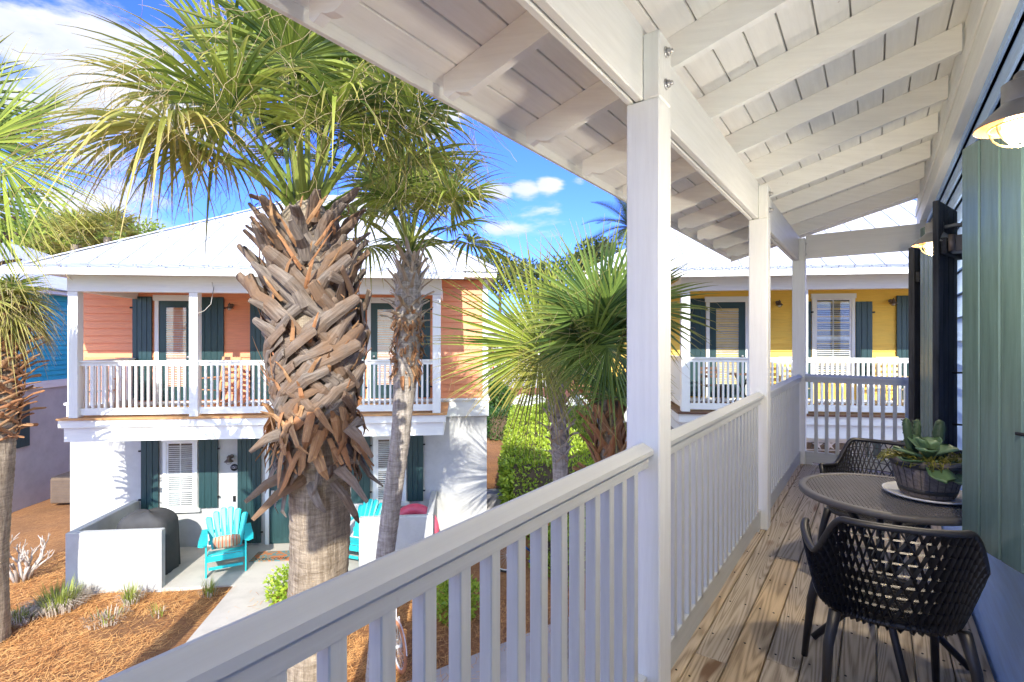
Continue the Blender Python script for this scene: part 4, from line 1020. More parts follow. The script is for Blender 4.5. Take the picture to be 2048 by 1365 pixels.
fp=at(1262,455,21); fpt=thing('palm_tree',Vector((fp.x,fp.y,-3.2)),'distant dark feather leaved palm showing behind the near white post','palm')
trunk(fpt,axisf([Vector((fp.x,fp.y,-3.2)),fp]),[-3.2,fp.z],[.25,.2]); feather(fpt,fp,34,2.1)
# ---------------------------------------------------------------- foliage helpers
def leaf(mb,p,d,up,l,w,rr=None):
    sd=d.cross(up); 
    if sd.length<.01: return
    sd.normalize(); m=p+d*l*.5; mb.add([p,m+sd*w*.5+up*.1*w,p+d*l,m-sd*w*.5+up*.1*w],[(0,1,2,3)],[(0,0,0)]*4,rnd=R() if rr is None else rr)
def rdir():
    z=U(-1,1); a=U(0,2*PI); r=math.sqrt(1-z*z); return Vector((r*math.cos(a),r*math.sin(a),z))
def blob_leaves(mb,c,rx,ry,rz,n,l,w,fill=.35):
    c=Vector(c); lumps=[(rdir(),U(.25,.5)) for _ in range(9)]
    for i in range(n):
        d=rdir(); k=1.0
        for (ld,s) in lumps:
            x=d.dot(ld)
            if x>.7: k+=s*(x-.7)
        r=k*(1-fill*R()**1.5); p=c+Vector((d.x*rx,d.y*ry,d.z*rz))*r; dd=(d*.7+rdir()*.8+Z*.2).normalized(); leaf(mb,p,dd,rdir(),l*U(.7,1.3),w*U(.7,1.2))
def boxhedge(name,P,ax,ay,h,label,mat,n,l=.09,w=.045,group=None,cat='hedge',rz0=0):
    """clipped hedge: leaves in a thick skin round a box with rolling top"""
    P=Vector(P);ax=Vector(ax);ay=Vector(ay); t=thing(name,P+ax/2+ay/2,label,cat,group)
    lx,ly=ax.length,ay.length; ex,ey=ax/lx,ay/ly; A=[ly*lx,lx*h,lx*h,ly*h,ly*h]; tot=sum(A); mb=MB()
    for i in range(n):
        r=U(0,tot); a,b=R(),R()
        if r<A[0]: p=P+ax*a+ay*b+Z*(h+.08*math.sin(a*lx*2.3)*math.cos(b*ly*3)); nn=Z
        elif r<A[0]+A[1]: p=P+ax*a+Z*h*b; nn=-ey
        elif r<A[0]+2*A[1]: p=P+ax*a+ay+Z*h*b; nn=ey
        elif r<tot-A[4]: p=P+ay*a+Z*h*b; nn=-ex
        else: p=P+ax+ay*a+Z*h*b; nn=ex
        bulge=.10*math.sin(p.x*3.1+p.z*2.3)+.08*math.sin(p.y*3.7-p.z*1.9)
        p=p+nn*(bulge-.22*R()**2+.04*R()); d=(nn*.7+rdir()*.9+Z*.35).normalized(); leaf(mb,p,d,rdir(),l*U(.7,1.3),w*U(.8,1.2))
    mb.build('leaves',mat,t)
    mb=MB(); mb.box(P+ex*.16+ey*.16,ex*(lx-.32),ey*(ly-.32),Z*(h-.16)); mb.build('inner_twigs','bark',t)
    for k in range(3): mb=MB()
    return t
def shrub(c,rx,ry,rz,n,mat,label,cat='shrub',l=.09,w=.05,group=None,flowers=None,nf=0,fs=.04):
    c=Vector(c); t=thing('shrub',Vector((c.x,c.y,c.z-rz)),label,cat,group); mb=MB(); blob_leaves(mb,c,rx,ry,rz,n,l,w,.5); mb.build('leaves',mat,t)
    mb=MB()
    for i in range(7):
        d=Vector((U(-1,1),U(-1,1),1.3)).normalized(); mb.tube([c-Z*rz*1.02+d*.02,c-Z*rz*.4+d*rz*.3,c+Vector((d.x*rx,d.y*ry,d.z*rz))*.7],.02,5,scales=[1,.7,.3])
    mb.build('stems','bark',t)
    if flowers:
        mb=MB()
        for i in range(nf):
            d=rdir(); p=c+Vector((d.x*rx,d.y*ry,abs(d.z)*rz))*U(.95,1.1)
            for j in range(3): leaf(mb,p,rdir(),rdir(),fs,fs)
        mb.build('flowers',flowers,t)
    return t
# bright hedge and dark hedge between the houses
hb=gp(1003,1000,-3.2)
hd=Vector((.985,-.13,0)); hv=Vector((-.13,.985,0)); hv=Vector((.02,1,0)).normalized()
boxhedge('hedge',Vector((-.13,12.25,-3.2)),Vector((3.0,0,0)),hv*10.5,1.8,'bright yellow green clipped hedge between the two houses','hedgebright',32000,.11,.055)
boxhedge('hedge',Vector((-1.2,24.0,-3.2)),Vector((5.0,0,0)),Vector((0,2.2,0)),1.25,'dark green clipped hedge behind the bright one, along the concrete strip','hedgedark',11000,.12,.06)
boxhedge('hedge',Vector((1.0,9.8,-3.2)),Vector((1.9,1.3,0))*1.3,Vector((-.5,.8,0)),.9,'low bright hedge seen through the gaps of the near railing','hedgebright',7000,.09,.045)
shrub((-.95,8.9,-2.95),.38,.5,.38,1500,'hedgebright','bright green shrub glimpsed low between the near balusters','shrub',.08,.045)
shrub(gp(572,1215)+Vector((.1,.2,.28)),.45,.45,.36,1600,'hedgebright','small yellow green shrub at the foot of the thick palm, beside the concrete path','shrub',.08,.045)
# distant bed
for i,(x,y,Y) in enumerate(((1046,806,31.5),(1072,818,31),(1152,815,31.3),(1180,825,31))):
    c=at(x,y,Y); c.z=-2.55; shrub(c,.62,.55,.6,500,'hedgebright','round white flowering shrub on the orange mulch far behind, %s'%('leftmost of four','second from the left of four','third from the left of four','rightmost of four')[i],'shrub',.14,.08,'white flowering shrubs',flowers='flowerwhite',nf=420,fs=.14)
lb=('olive shrub with red flowers right of the coral house','tall olive shrub far behind between the palms','yellow green shrub behind the feathery fans','dark shrub at the left end of the far bed','olive shrub behind the near white post, in the far bed')
for i,(x,y,Y,rx,rz,m,fl) in enumerate(((1000,735,36,2.2,1.9,'shrubolive','flowerred'),(1075,690,38,2.6,2.6,'shrubolive',None),(1150,720,38,2.4,2.0,'treeleaf',None),(985,790,33,1.1,.8,'hedgedark',None),(1235,700,38,2.6,2.4,'shrubolive',None))):
    c=at(x,y,Y); c.z=max(-3.2+rz*.9,c.z); shrub(c,rx,rx*.7,rz,2600,m,lb[i],'shrub',.22,.12,None,fl,60 if fl else 0,.16)
def tree(c,r,h,label,mat='treeleaf',n=3500,l=.3):
    c=Vector(c); t=thing('tree',Vector((c.x,c.y,-3.2)),label,'tree'); mb=MB()
    for i in range(9):
        d=rdir(); k=c+Vector((d.x*r*.7,d.y*r*.7,d.z*h*.6)); blob_leaves(mb,k,r*.5,r*.5,h*.42,n//9,l,l*.5,.7)
    mb.build('crown',mat,t); mb=MB(); b0=Vector((c.x,c.y,-3.2)); mb.tube([b0,c-Z*h*.5,c+Z*h*.3],.25,8,scales=[1,.7,.3])
    for i in range(7):
        d=rdir(); mb.tube([c-Z*h*.45,c+Vector((d.x*r,d.y*r,d.z*h))*.4,c+Vector((d.x*r,d.y*r,abs(d.z)*h))*.85],.09,5,scales=[1,.6,.2])
    mb.build('trunk','bark',t)
tree(at(60,520,30),2.6,2.2,'bright green tree beyond the turquoise house roof, leftmost of the far trees','treeleaf'); tree(at(160,500,27),2.8,2.2,'loose yellow green tree beyond the left end of the coral house roof','treeleaf'); tree(at(265,500,32),2.5,1.9,'bright green tree peeping over the coral house roof slope','treeleaf')
tree(at(1000,560,60),5,3.2,'dark tree far behind between the coral house and the small palm','pinetree',3000,.5); tree(at(1120,570,62),6,3.4,'wide dark tree far behind the small palm','pinetree',3000,.5); tree(at(1215,540,55),4,3.4,'dark tree far behind, just left of the near white post','pinetree',3000,.5)
for i,(x,y,lb_) in enumerate(((150,470,'far fan palm head over the left end of the coral roof'),(215,455,'far fan palm head just right of its neighbour over the coral roof'))):
    c=at(x,y+20,24); t=thing('palm_tree',Vector((c.x,c.y,-3.2)),lb_,'palm'); trunk(t,axisf([Vector((c.x,c.y,-3.2)),c]),[-3.2,c.z],[.2,.15],k=10)
    for j in range(14): frond(t,c,j*2.4,rad(U(5,80)),.9,1.2,26,.6,'palmleafyellow',thr=0)
# distant house
dh=thing('house',(-.2,47,-3.2),'distant grey white house glimpsed through the palm fans','house'); mb=MB(); c=Vector((-3.5,48,-3.2)); mb.box(c,Vector((8,0,0)),Vector((0,6,0)),Z*5.4); mb.build('wall','stucco',dh)
mb=MB(); A,B,D,E=[c+Vector(v) for v in ((-.5,-.5,5.4),(8.5,-.5,5.4),(8.5,6.5,5.4),(-.5,6.5,5.4))]; K0=c+Vector((3,3,7.4)); K1=c+Vector((5,3,7.4))
for poly in ([A,B,K1,K0],[B,D,K1],[D,E,K0,K1],[E,A,K0]): mb.prism(poly,Z*-.05)
mb.build('roof','metalroof',dh)
for i in range(4):
    mb=MB(); o=c+Vector((.8+i*1.8,-.03,3.0)); mb.box(o,Vector((.9,0,0)),Vector((0,.05,0)),Z*1.4); mb.build('window','dark',dh)
# sago palms
for i,(x,y,lb_) in enumerate(((985,815,'spiky sago beside the right corner of the coral house, in the mulch'),(1132,792,'spiky sago in the mulch bed between the white flowering shrubs'))):
    c=at(x,y,32 if i else 29); c.z=-3.1; t=thing('sago_palm',c,lb_,'plant'); mb=MB()
    for j in range(34):
        a=j*2.4; el=rad(U(5,75)); d=Vector((math.cos(a)*math.cos(el),math.sin(a)*math.cos(el),math.sin(el))); s=d.cross(Z).normalized(); p=c.copy(); pts=[]
        for k in range(8): pts.append(p.copy()); p=p+d*.16; d=(d-Z*.09).normalized()
        for k in range(7):
            for sg in (-1,1):
                for h in (0,.5): q=pts[k].lerp(pts[k+1],h); leaf(mb,q,(s*sg+d*.5).normalized(),Z,.2,.03)
    mb.build('fronds','hedgedark',t)
# ---------------------------------------------------------------- ground
def sheet(name,pts,z,mat,kind='structure'):
    mb=MB(); mb.add([Vector((p[0],p[1],z)) for p in pts],[tuple(range(len(pts)))]); o=mb.build(name,mat); tag(o,kind=kind); return o
G=-3.2
mb=MB(); N=150; 
def gh(x,y): return G-.035+.02*math.sin(x*1.3+y*.7)+.012*math.sin(x*3.7-y*2.9)
xs=[-60,-40,-25,-18]+[-14+i*.35 for i in range(75)]+[14,20,35,60]; ys=[-20,-8]+[2+i*.35 for i in range(60)]+[26,34,50,120,400]
xs=[-600]+xs+[600]
P=[(x,y,gh(x,y)) for y in ys for x in xs]; nx=len(xs)
mb.add(P,[(j*nx+i,j*nx+i+1,(j+1)*nx+i+1,(j+1)*nx+i) for j in range(len(ys)-1) for i in range(nx-1)],smooth=True); struct(mb,'ground','pinestraw')
mb=MB(); p=PL; pr0=PL.e; a=PL.p(.14,0,0); 
a=PL.p(lw-.02,0,-.0)
mb.prism([PL.p(.1,G,-.02),PL.p(PL.t(470)+.9,G,-.02),Vector((PR.p(0,0,.0).x,PR.p(0,0,0).y,G)),PR.p(rw,G,0),PR.p(rw,G,-2.2),PL.p(.1,G,-2.3)][::1],Z*-.08); struct(mb,'patio','concrete')
a=gp(469.5,1169.8); c=gp(386,1269); d=(c-a).normalized(); w=Vector((.93,.06,0))
mb=MB(); mb.prism([a+Z*.004-d*.08,a+w+Z*.004-d*.08,a+w+d*9+Z*.004,a+d*9+Z*.004],Z*-.07); struct(mb,'path','concrete')
a=gp(863,1344); c=gp(1143,1232); d=(c-a).normalized(); nn=Vector((d.y,-d.x,0))
mb=MB(); mb.prism([a-d*2+Z*.002,a+nn*3.2-d*2+Z*.002,a+nn*3.2+d*4+Z*.002,a+d*4+Z*.002],Z*-.09); struct(mb,'sidewalk','concrete')
mb=MB(); mb.box(Vector((-20,29.2,-3.25)),Vector((60,0,0)),Vector((0,1.6,0)),Z*.12,.02); struct(mb,'kerb','concrete')
mb=MB(); mb.add([Vector((-20,30.8,-3.16)),Vector((60,30.8,-3.16)),Vector((60,60,-2.9)),Vector((-20,60,-2.9))],[(0,1,2,3)]); struct(mb,'mulch_bed','mulchbed')
# needles
from mathutils import noise as mnoise
mb=MB()
def free(x,y):
    if y>PL.p(0,0,0).y+.1 and x>-8.45: return False
    if -5.45<x<-4.2 and y<9.9: return abs(x+5.35)<.06 or R()<.05
    return True
for i in range(52000):
    k=R()
    if k<.72: x=U(-11.5,-1.5); y=U(5.2,11.3)
    else: x=U(-4.6,1.2); y=U(5.5,13)
    if not free(x,y): continue
    if mnoise.noise(Vector((x*.9,y*.9,0)))<-.22 and R()<.75: continue
    if y>9.5+.1*(x+8) and -3.2<x<-1.4: continue
    a=U(0,PI); l=U(.08,.2); h=gh(x,y)+U(.004,.05); dx,dy=math.cos(a)*l,math.sin(a)*l; w=.0028; bx,by=-math.sin(a)*w,math.cos(a)*w; dz=U(-.02,.035)
    mb.add([(x-bx,y-by,h),(x+bx,y+by,h+.002),(x+dx+bx,y+dy+by,h+dz),(x+dx-bx,y+dy-by,h+dz)],[(0,1,2,3)],[(0,0,0)]*4)
tag(mb.build('pine_needles','needle'),'loose orange brown pine needles covering the planting bed','ground cover',kind='stuff')
# grass tufts
def tuft(c,n,h,spread,mat,label,dry=0,cat='grass tuft',lean=.6):
    c=Vector(c); t=thing('grass_tuft',c,label,cat); mb=MB(); md=MB()
    for i in range(n+dry):
        isd=i>=n; a=U(0,2*PI); o=Vector((math.cos(a),math.sin(a),0)); p=c+o*spread*R()**.6*(1.1 if isd else .8); l=h*U(.6,1.2)*(.8 if isd else 1); k=lean*U(.3,1.2)*(1.6 if isd else 1); w=.007; s=Vector((-o.y,o.x,0))*w
        q=[p,p+o*l*k*.25+Z*l*.5,p+o*l*k*.7+Z*l*(.45 if isd else .9)]
        (md if isd else mb).add([q[0]-s,q[0]+s,q[1]+s*.8,q[1]-s*.8,q[2]],[(0,1,2,3),(3,2,4)],[(0,0,0)]*5)
    tag(mb.build('blades',mat,t),kind='stuff')
    if dry: tag(md.build('dry_blades','drygrass',t),kind='stuff')
tuft(gp(120,1215),240,.42,.35,'grassgreen','wide tuft of green and dry grass at the lower left of the low wall',500)
tuft(gp(40,1240),60,.22,.3,'grassgreen','mostly dry grass clump at the far lower left',420)
tuft(gp(262,1205),60,.42,.16,'grassgreen','green grass tuft right in front of the low white wall',60)
tuft(gp(215,1240),20,.2,.3,'grassgreen','sparse dry clump between the two larger grass tufts',140)
tuft(gp(418,1190),60,.3,.14,'grassgreen','small green tuft beside the patio edge under the turquoise chair',20)
tuft(gp(318,1230),18,.2,.14,'grassgreen','tiny sparse green sprig in the middle of the pine straw',10)
tuft(gp(165,1175),12,.4,.2,'drygrass','few thin dark stalks at the left corner of the low wall')
# dead cut-back shrub
c=gp(45,1160); t=thing('dead_shrub',c,'bare bleached cut back shrub standing in the pine straw at left','shrub'); mb=MB()
def branch(mb,p,d,l,r,dep):
    q=[p,p+d*l*.5+rdir()*l*.06,p+d*l+rdir()*l*.08]; mb.tube(q,r,6,scales=[1,.85,.7])
    if dep:
        for i in range(random.choice((2,2,3))): branch(mb,q[2]-d*l*U(0,.35),(d+rdir()*.62+Z*.22).normalized(),l*U(.5,.75),r*.62,dep-1)
for i in range(8):
    a=i*2.4; branch(mb,c+Vector((math.cos(a)*.1,math.sin(a)*.1,-.02)),(Vector((math.cos(a)*.5,math.sin(a)*.3,1))).normalized(),U(.3,.5),.034,3)
mb.build('branches','driftwood',t)
# ---------------------------------------------------------------- turquoise adirondack chairs
def adirondack(loc,rz,label):
    t=thing('adirondack_chair',(0,0,0),label,'chair','turquoise garden chairs')
    # faces -Y
    for i in range(6):
        x=-.25+i*.1; h=.96-.032*abs(i-2.5)**1.7; f=(i-2.5)*.018
        mb=MB(); b0=Vector((x*.82,.16,.30)); t0=Vector((x*1.22,.50,h)); w=.112; d=(t0-b0); sdv=Vector((1,0,0)); nn=d.cross(sdv).normalized()
        mb.prism([b0-sdv*w*.34,b0+sdv*w*.34,t0+sdv*w*.5-Z*.03,t0+sdv*w*.25,t0-sdv*w*.25,t0-sdv*w*.5-Z*.03],nn*.02); mb.build('back_slat','teal',t)
    for i in range(6):
        y=-.36+i*.092; z=.37-.022*i*1.0
        mb=MB(); mb.box((-.27,y,z),(.54,0,0),(0,.082,-.02),(0,.004,.02),.004); mb.build('seat_slat','teal',t)
    for sx in (-1,1):
        mb=MB(); x=sx*.27
        mb.prism([Vector((x,-.36,.26)),Vector((x,-.36,.37)),Vector((x,.1,.30)),Vector((x,.45,.09)),Vector((x,.62,.0)),Vector((x,.50,0)),Vector((x,.1,.16))],(sx*.025,0,0)); mb.build('side_rail','teal',t)
        mb=MB(); mb.box((x+sx*.026 if sx>0 else x-.026-.025,-.38,0),(.025,0,0),(0,.09,0),(0,0,.56),.003); mb.box((x+(.028 if sx>0 else -.053),-.29,.36),(.025,0,0),(0,.05,0),(0,0,.20),.003); mb.build('front_leg','teal',t)
        mb=MB(); o=sx*.36; mb.prism([Vector((o-.05,.42,.585)),Vector((o+.04,.42,.585)),Vector((o+.075,-.2,.575)),Vector((o+.07,-.40,.57)),Vector((o,-.46,.57)),Vector((o-.07,-.40,.57)),Vector((o-.075,-.2,.575))],Z*.022); mb.build('armrest','teal',t)
    mb=MB(); mb.box((-.30,.24,.36),(.6,0,0),(0,.02,0),(0,.01,.07),.003); mb.box((-.36,.40,.52),(.72,0,0),(0,.022,0),(0,0,.06),.003); mb.box((-.27,-.375,.12),(.54,0,0),(0,.022,0),(0,0,.05),.003); mb.box((-.27,-.385,.27),(.54,0,0),(0,.02,0),(0,0,.095),.003); mb.build('cross_braces','teal',t)
    t.location=loc; t.rotation_euler.z=rz; t.scale=(1.13,1.13,1.13); return t
# footprint from pixels
ca=gp(447,1140)+Vector((-.02,.15,.0))
adirondack(ca+Z*.002,rad(28),'turquoise slatted garden chair with a striped pillow, left of the front door')
adirondack(Vector((-3.35,11.15,G+.002)),-rad(20),'turquoise slatted garden chair half hidden behind the thick palm trunk')
pm=thing('pillow',ca+Vector((0,0,.4)),'small striped orange and cream pillow on the left turquoise chair','pillow')
mb=MB(); N=12; P=[];Uv=[]; Rm=Matrix.Rotation(rad(28),3,'Z')@Matrix.Rotation(rad(-62),3,'X')
for sgn in (1,-1):
    for i in range(N+1):
        for j in range(N+1):
            x=i/N*2-1; y=j/N*2-1; th_=.055*((1-x**4)*(1-y**4))**.5; pinch=1-.08*(1-abs(x)*abs(y)); v=1.2*Vector((x*.21*(1-.06*y*y),y*.13*(1-.06*x*x),sgn*th_)); P.append(ca+Vector((0,0,.54))+Rm@(v+Vector((0,0,-.02))) + Rm@Vector((0,0,0))); Uv.append((x*.5,y*.3,0))
m=(N+1)**2; fs=[]
for s in (0,1):
    for i in range(N):
        for j in range(N):
            a=s*m+i*(N+1)+j; f=(a,a+N+1,a+N+2,a+1); fs.append(f if s==0 else f[::-1])
mb.add(P,fs,Uv,True); mb.build('cushion','pillow',pm)
# rocking chairs on the balconies
def rocker(loc,rz,label,mat,group):
    t=thing('rocking_chair',(0,0,0),label,'chair',group)
    for sx in (-1,1):
        mb=MB(); x=sx*.25; mb.box((x-.018,.20,.05),(.036,0,0),(0,.036,0),(0,.12,1.05),.004); mb.build('back_post',mat,t)
        mb=MB(); mb.box((x-.018,-.25,.05),(.036,0,0),(0,.036,0),(0,0,.60),.004); mb.build('front_leg',mat,t)
        mb=MB(); mb.box((x-.045,-.32,.65),(.09,0,0),(0,.56,0),(0,0,.024),.004); mb.build('armrest',mat,t)
        mb=MB(); mb.sweep([Vector((x,-.42+.9*i/10,.045+.30*((i/10-.45)**2))) for i in range(11)],[(-.015,-.03),(.015,-.03),(.015,.03),(-.015,.03)]); mb.build('rocker_runner',mat,t)
    for i in range(7): mb=MB(); mb.box((-.24,-.26+i*.068,.42-.01*i),(.48,0,0),(0,.058,-.008),(0,0,.018),.003); mb.build('seat_slat',mat,t)
    for i in range(5):
        mb=MB(); z=.55+i*.12; y=.20+.12*(z-.05)/1.05; mb.box((-.235,y,z),(.47,0,0),(0,.018,0),(0,.006,.07),.003); mb.build('back_slat',mat,t)
    t.location=loc; t.rotation_euler.z=rz; return t
def onfloor(pl,x,o,z): tt=pl.t(x); return pl.p(tt,z,o)
r1=rocker(onfloor(wp,248,.75,.034),OA+rad(35),'orange wooden rocking chair near the left end of the coral house balcony','rocker','rocking chairs on the coral balcony')
r2=dup(r1); r2.location=onfloor(wp,470,.8,.034); r2.rotation_euler.z=OA+rad(-25); r2['label']='orange wooden rocking chair under the lamp on the coral balcony, right of the second post'
r3=rocker(onfloor(yw,1565,.8,.034),YA,'cream rocking chair between the glazed door and the window of the yellow balcony','rockeryellow','rocking chairs on the yellow balcony')
r4=dup(r3); r4.location=onfloor(yw,1758,.75,.034); r4.rotation_euler.z=YA+.2; r4['label']='cream rocking chair right of the window on the yellow balcony'
# bistro set on yellow balcony
c=onfloor(yw,1462,.85,.034); t=thing('bistro_table',c,'small dark round table in front of the glazed door on the yellow balcony','table'); mb=MB(); mb.lathe([(.001,.72),(.3,.72),(.3,.70),(.001,.70)][::-1],c,24); mb.build('table_top','brownwood',t)
for k in range(4):
    mb=MB(); a=k*PI/2+.5; d=Vector((math.cos(a),math.sin(a),0)); mb.tube([c+d*.2+Z*.70,c+Z*.35,c-d*.26+Z*.01],.012,6); mb.build('leg','iron',t)
c=onfloor(yw,1402,.85,.034); t=thing('folding_chair',c,'dark folding chair at the left end of the yellow balcony','chair'); mb=MB()
for sx in (-1,1):
    mb.tube([c+Vector((sx*.2,-.2,.01)),c+Vector((sx*.2,.16,.86))],.012,6); mb.tube([c+Vector((sx*.19,.2,.01)),c+Vector((sx*.19,-.2,.46))],.012,6)
mb.build('frame','brownwood',t); mb=MB()
for i in range(5): mb.box(c+Vector((-.2,-.2+i*.075,.45)),Vector((.4,0,0)),Vector((0,.05,0)),Z*.014)
mb.build('seat','brownwood',t); mb=MB()
for i in range(3): mb.box(c+Vector((-.2,.06+i*.04,.62+i*.09)),Vector((.4,0,0)),Vector((0,.012,0)),Z*.06)
mb.build('backrest','brownwood',t)
# covered grill
c=PL.p(PL.t(242),G,-.85); t=thing('covered_grill',c,'grill under a black cloth cover behind the left low wall','grill'); mb=MB(); nx_,nz_=28,12; P=[];
def sq(a,e,hx,hy):
    ca,sa=math.cos(a),math.sin(a); return hx*abs(ca)**e*(1 if ca>0 else -1),hy*abs(sa)**e*(1 if sa>0 else -1)
prof=[(0,1.04),(.08,1.03),(.3,1.03),(.55,1.02),(.68,1.25),(.82,1.27),(1.02,1.27),(1.16,1.22),(1.19,1.12),(1.22,.9),(1.22,.0)]
prof=[(1.08,0),(1.06,.4),(1.04,.75),(1.02,.98),(.98,1.06),(.88,1.13),(.7,1.19),(.4,1.22),(.01,1.225)]
K=64
for (s,z) in prof:
    for j in range(K):
        a=2*PI*j/K; x,y=sq(a,.42,.46,.33); fold=1+(.05*math.sin(j*1.9)+.03*math.sin(j*4.3+s*5))*(1-min(1,z/1.15)); P.append(c+PL.e*x*s*fold+PL.g*y*s*fold+Z*(z*(1 if s<.9 else 1)+.02*math.sin(x*9)*(z>1)-.10*max(0,abs(x)-.33)*(z>1.0)))
mb.add(P,[(i*K+j,i*K+(j+1)%K,(i+1)*K+(j+1)%K,(i+1)*K+j) for i in range(len(prof)-1) for j in range(K)],smooth=True); mb.build('cover','cover',t)
# pink float ring
c=at(828,1055,11.2); c.z=-2.66; mb=MB(); mb.tube([c+Vector((math.cos(a)*.42,.12*math.sin(a),math.sin(a)*.42+.0)) for a in [2*PI*i/40 for i in range(40)]],.13,14,closed=True); tag(mb.build('swim_ring','pink'),'pink inflatable swim ring behind the right low white wall','float')
# door mat
mc=gp(548,1113); mt=thing('doormat',mc,'patterned brown welcome mat before the front door','mat'); mb=MB(); e=wp.e; mb.box(mc-e*.42-wp.g*.27+Z*.002,e*.84,wp.g*.52,Z*.015,.003); mb.build('mat','doormat',mt)
tm=text('WELCOME',.14,'letter'); o=bpy.data.objects.new('lettering',tm); C.objects.link(o); o.parent=mt; o.location=-wp.g*.17+Z*.0195; o.rotation_euler.z=OA
# ---------------------------------------------------------------- bicycles
def bicycle(loc,rz,label,fm,tm_,grp):
    t=thing('bicycle',(0,0,0),label,'bicycle',grp)
    for x in (-.54,.54):
        mb=MB(); c=Vector((x,0,.34)); mb.tube([c+Vector((math.cos(a)*.315,0,math.sin(a)*.315)) for a in [2*PI*i/36 for i in range(36)]],.026,8,closed=True); w=mb.build('wheel',tm_,t)
        mb=MB(); mb.tube([c+Vector((math.cos(a)*.285,0,math.sin(a)*.285)) for a in [2*PI*i/36 for i in range(36)]],.012,6,closed=True)
        for i in range(28): a=2*PI*i/28; sg=1 if i%2 else -1; mb.tube([c+Vector((0,.025*sg,0)),c+Vector((math.cos(a)*.28,0,math.sin(a)*.28))],.0016,3,caps=False)
        mb.tube([c-Vector((0,.045,0)),c+Vector((0,.045,0))],.022,8); mb.build('rim','whitegloss',w)
        mb=MB(); mb.sweep([c+Vector((math.cos(a)*.365,0,math.sin(a)*.365)) for a in [PI*(.05+.85*i/14) for i in range(15)]],[(-.03,0),(0,.012),(.03,0),(0,.004)],up=(0,1,0)); mb.build('mudguard',fm,t)
    mb=MB(); bb_=Vector((-.02,0,.30)); st=Vector((-.17,0,.74)); hd_=Vector((.37,0,.86)); hb_=Vector((.41,0,.70)); rw_=Vector((-.54,0,.34)); fw=Vector((.54,0,.34))
    for a,b,r in ((bb_,st,.017),(bb_,hb_,.019),(st+Vector((.04,0,-.1)),hd_-Z*.03,.016),(hd_,hb_,.02)): mb.tube([a,b] if r!=.016 else [a,(a+b)/2+Z*.04,b],r,8)
    for sy in (-1,1):
        o=Vector((0,.045*sy,0)); mb.tube([bb_+o*.5,rw_+o],.010,6); mb.tube([st+o*.3-Z*.06,rw_+o],.009,6); mb.tube([hb_+o,fw+o],.011,6)
    mb.build('frame',fm,t)
    mb=MB(); mb.tube([Vector((-.12,.34,1.04)),Vector((.12,.30,1.08)),Vector((.32,.14,1.04)),Vector((.355,0,1.0)),Vector((.32,-.14,1.04)),Vector((.12,-.30,1.08)),Vector((-.12,-.34,1.04))],.011,8); mb.tube([Vector((.355,0,1.0)),hd_],.012,8); mb.build('handlebar','zinc',t)
    mb=MB(); mb.tube([Vector((-.10,.34,1.035)),Vector((.03,.325,1.06))],.017,8); mb.tube([Vector((-.10,-.34,1.035)),Vector((.03,-.325,1.06))],.017,8); mb.build('grips','rubber',t)
    mb=MB(); mb.prism([Vector((-.33,.11,.87)),Vector((-.28,.12,.87)),Vector((-.12,.04,.87)),Vector((.0,.02,.87)),Vector((.0,-.02,.87)),Vector((-.12,-.04,.87)),Vector((-.28,-.12,.87)),Vector((-.33,-.11,.87))],Z*.05); mb.tube([Vector((-.20,0,.87)),st],.012,8); mb.build('saddle','rubber',t)
    mb=MB(); mb.tube([bb_-Vector((0,.05,0)),bb_+Vector((0,.05,0))],.03,10); mb.tube([bb_+Vector((0,.055,0)),bb_+Vector((.12,.055,-.12)),bb_+Vector((.12,.13,-.12))],.009,6); mb.tube([bb_-Vector((0,.055,0)),bb_-Vector((.12,.055,-.12)),bb_-Vector((.12,.13,-.12))],.009,6)
    mb.lathe([(.001,-.045),(.095,-.045),(.095,-.04),(.001,-.04)],bb_,24,mat=Matrix.Rotation(PI/2,4,'X')); mb.build('crank',fm,t)
    t.location=loc; t.rotation_euler=(0,0,rz); return t
fa=gp(800,1338); fb=gp(722,1262)
d=(fb-fa); mid=(fa+fb)/2; bk=bicycle(Vector((fa.x-.28,fa.y+.43,G+.0)),math.atan2(-.47,.27)+.0,'white cruiser bicycle with tan tyres parked on the pine straw below the railing','whitegloss','rubber','parked bicycles')
bicycle(Vector((.42,10.55,G)),rad(200),'blue bicycle parked by the low hedge, glimpsed between the near balusters','bluegloss','blackplastic','parked bicycles')
# condenser unit by the coral house corner
c=gp(992,935,-3.2); c=Vector((-.47,13.25,-3.2)); mb=MB(); t=thing('air_conditioner',c,'grey round topped outdoor unit beside the right corner of the coral house','air conditioner'); mb.lathe([(.30,0),(.30,.72),(.27,.78),(.20,.80),(.19,.77),(.001,.765)],c,24); mb.build('casing','greystucco',t)
# white globe hanging under the eave beyond the post
c=at(1351,455,5.0); 
# drooping cable on the coral porch beam
mb=MB(); p=pf.p(pf.t(425),2.62,.02); mb.tube([p,p-Z*.12+pf.e*.03,p-Z*.42-pf.e*.02,p-Z*.55-pf.e*.14,p-Z*.62-pf.e*.3],.006,5); mb.build('cable','bulboff',ch)
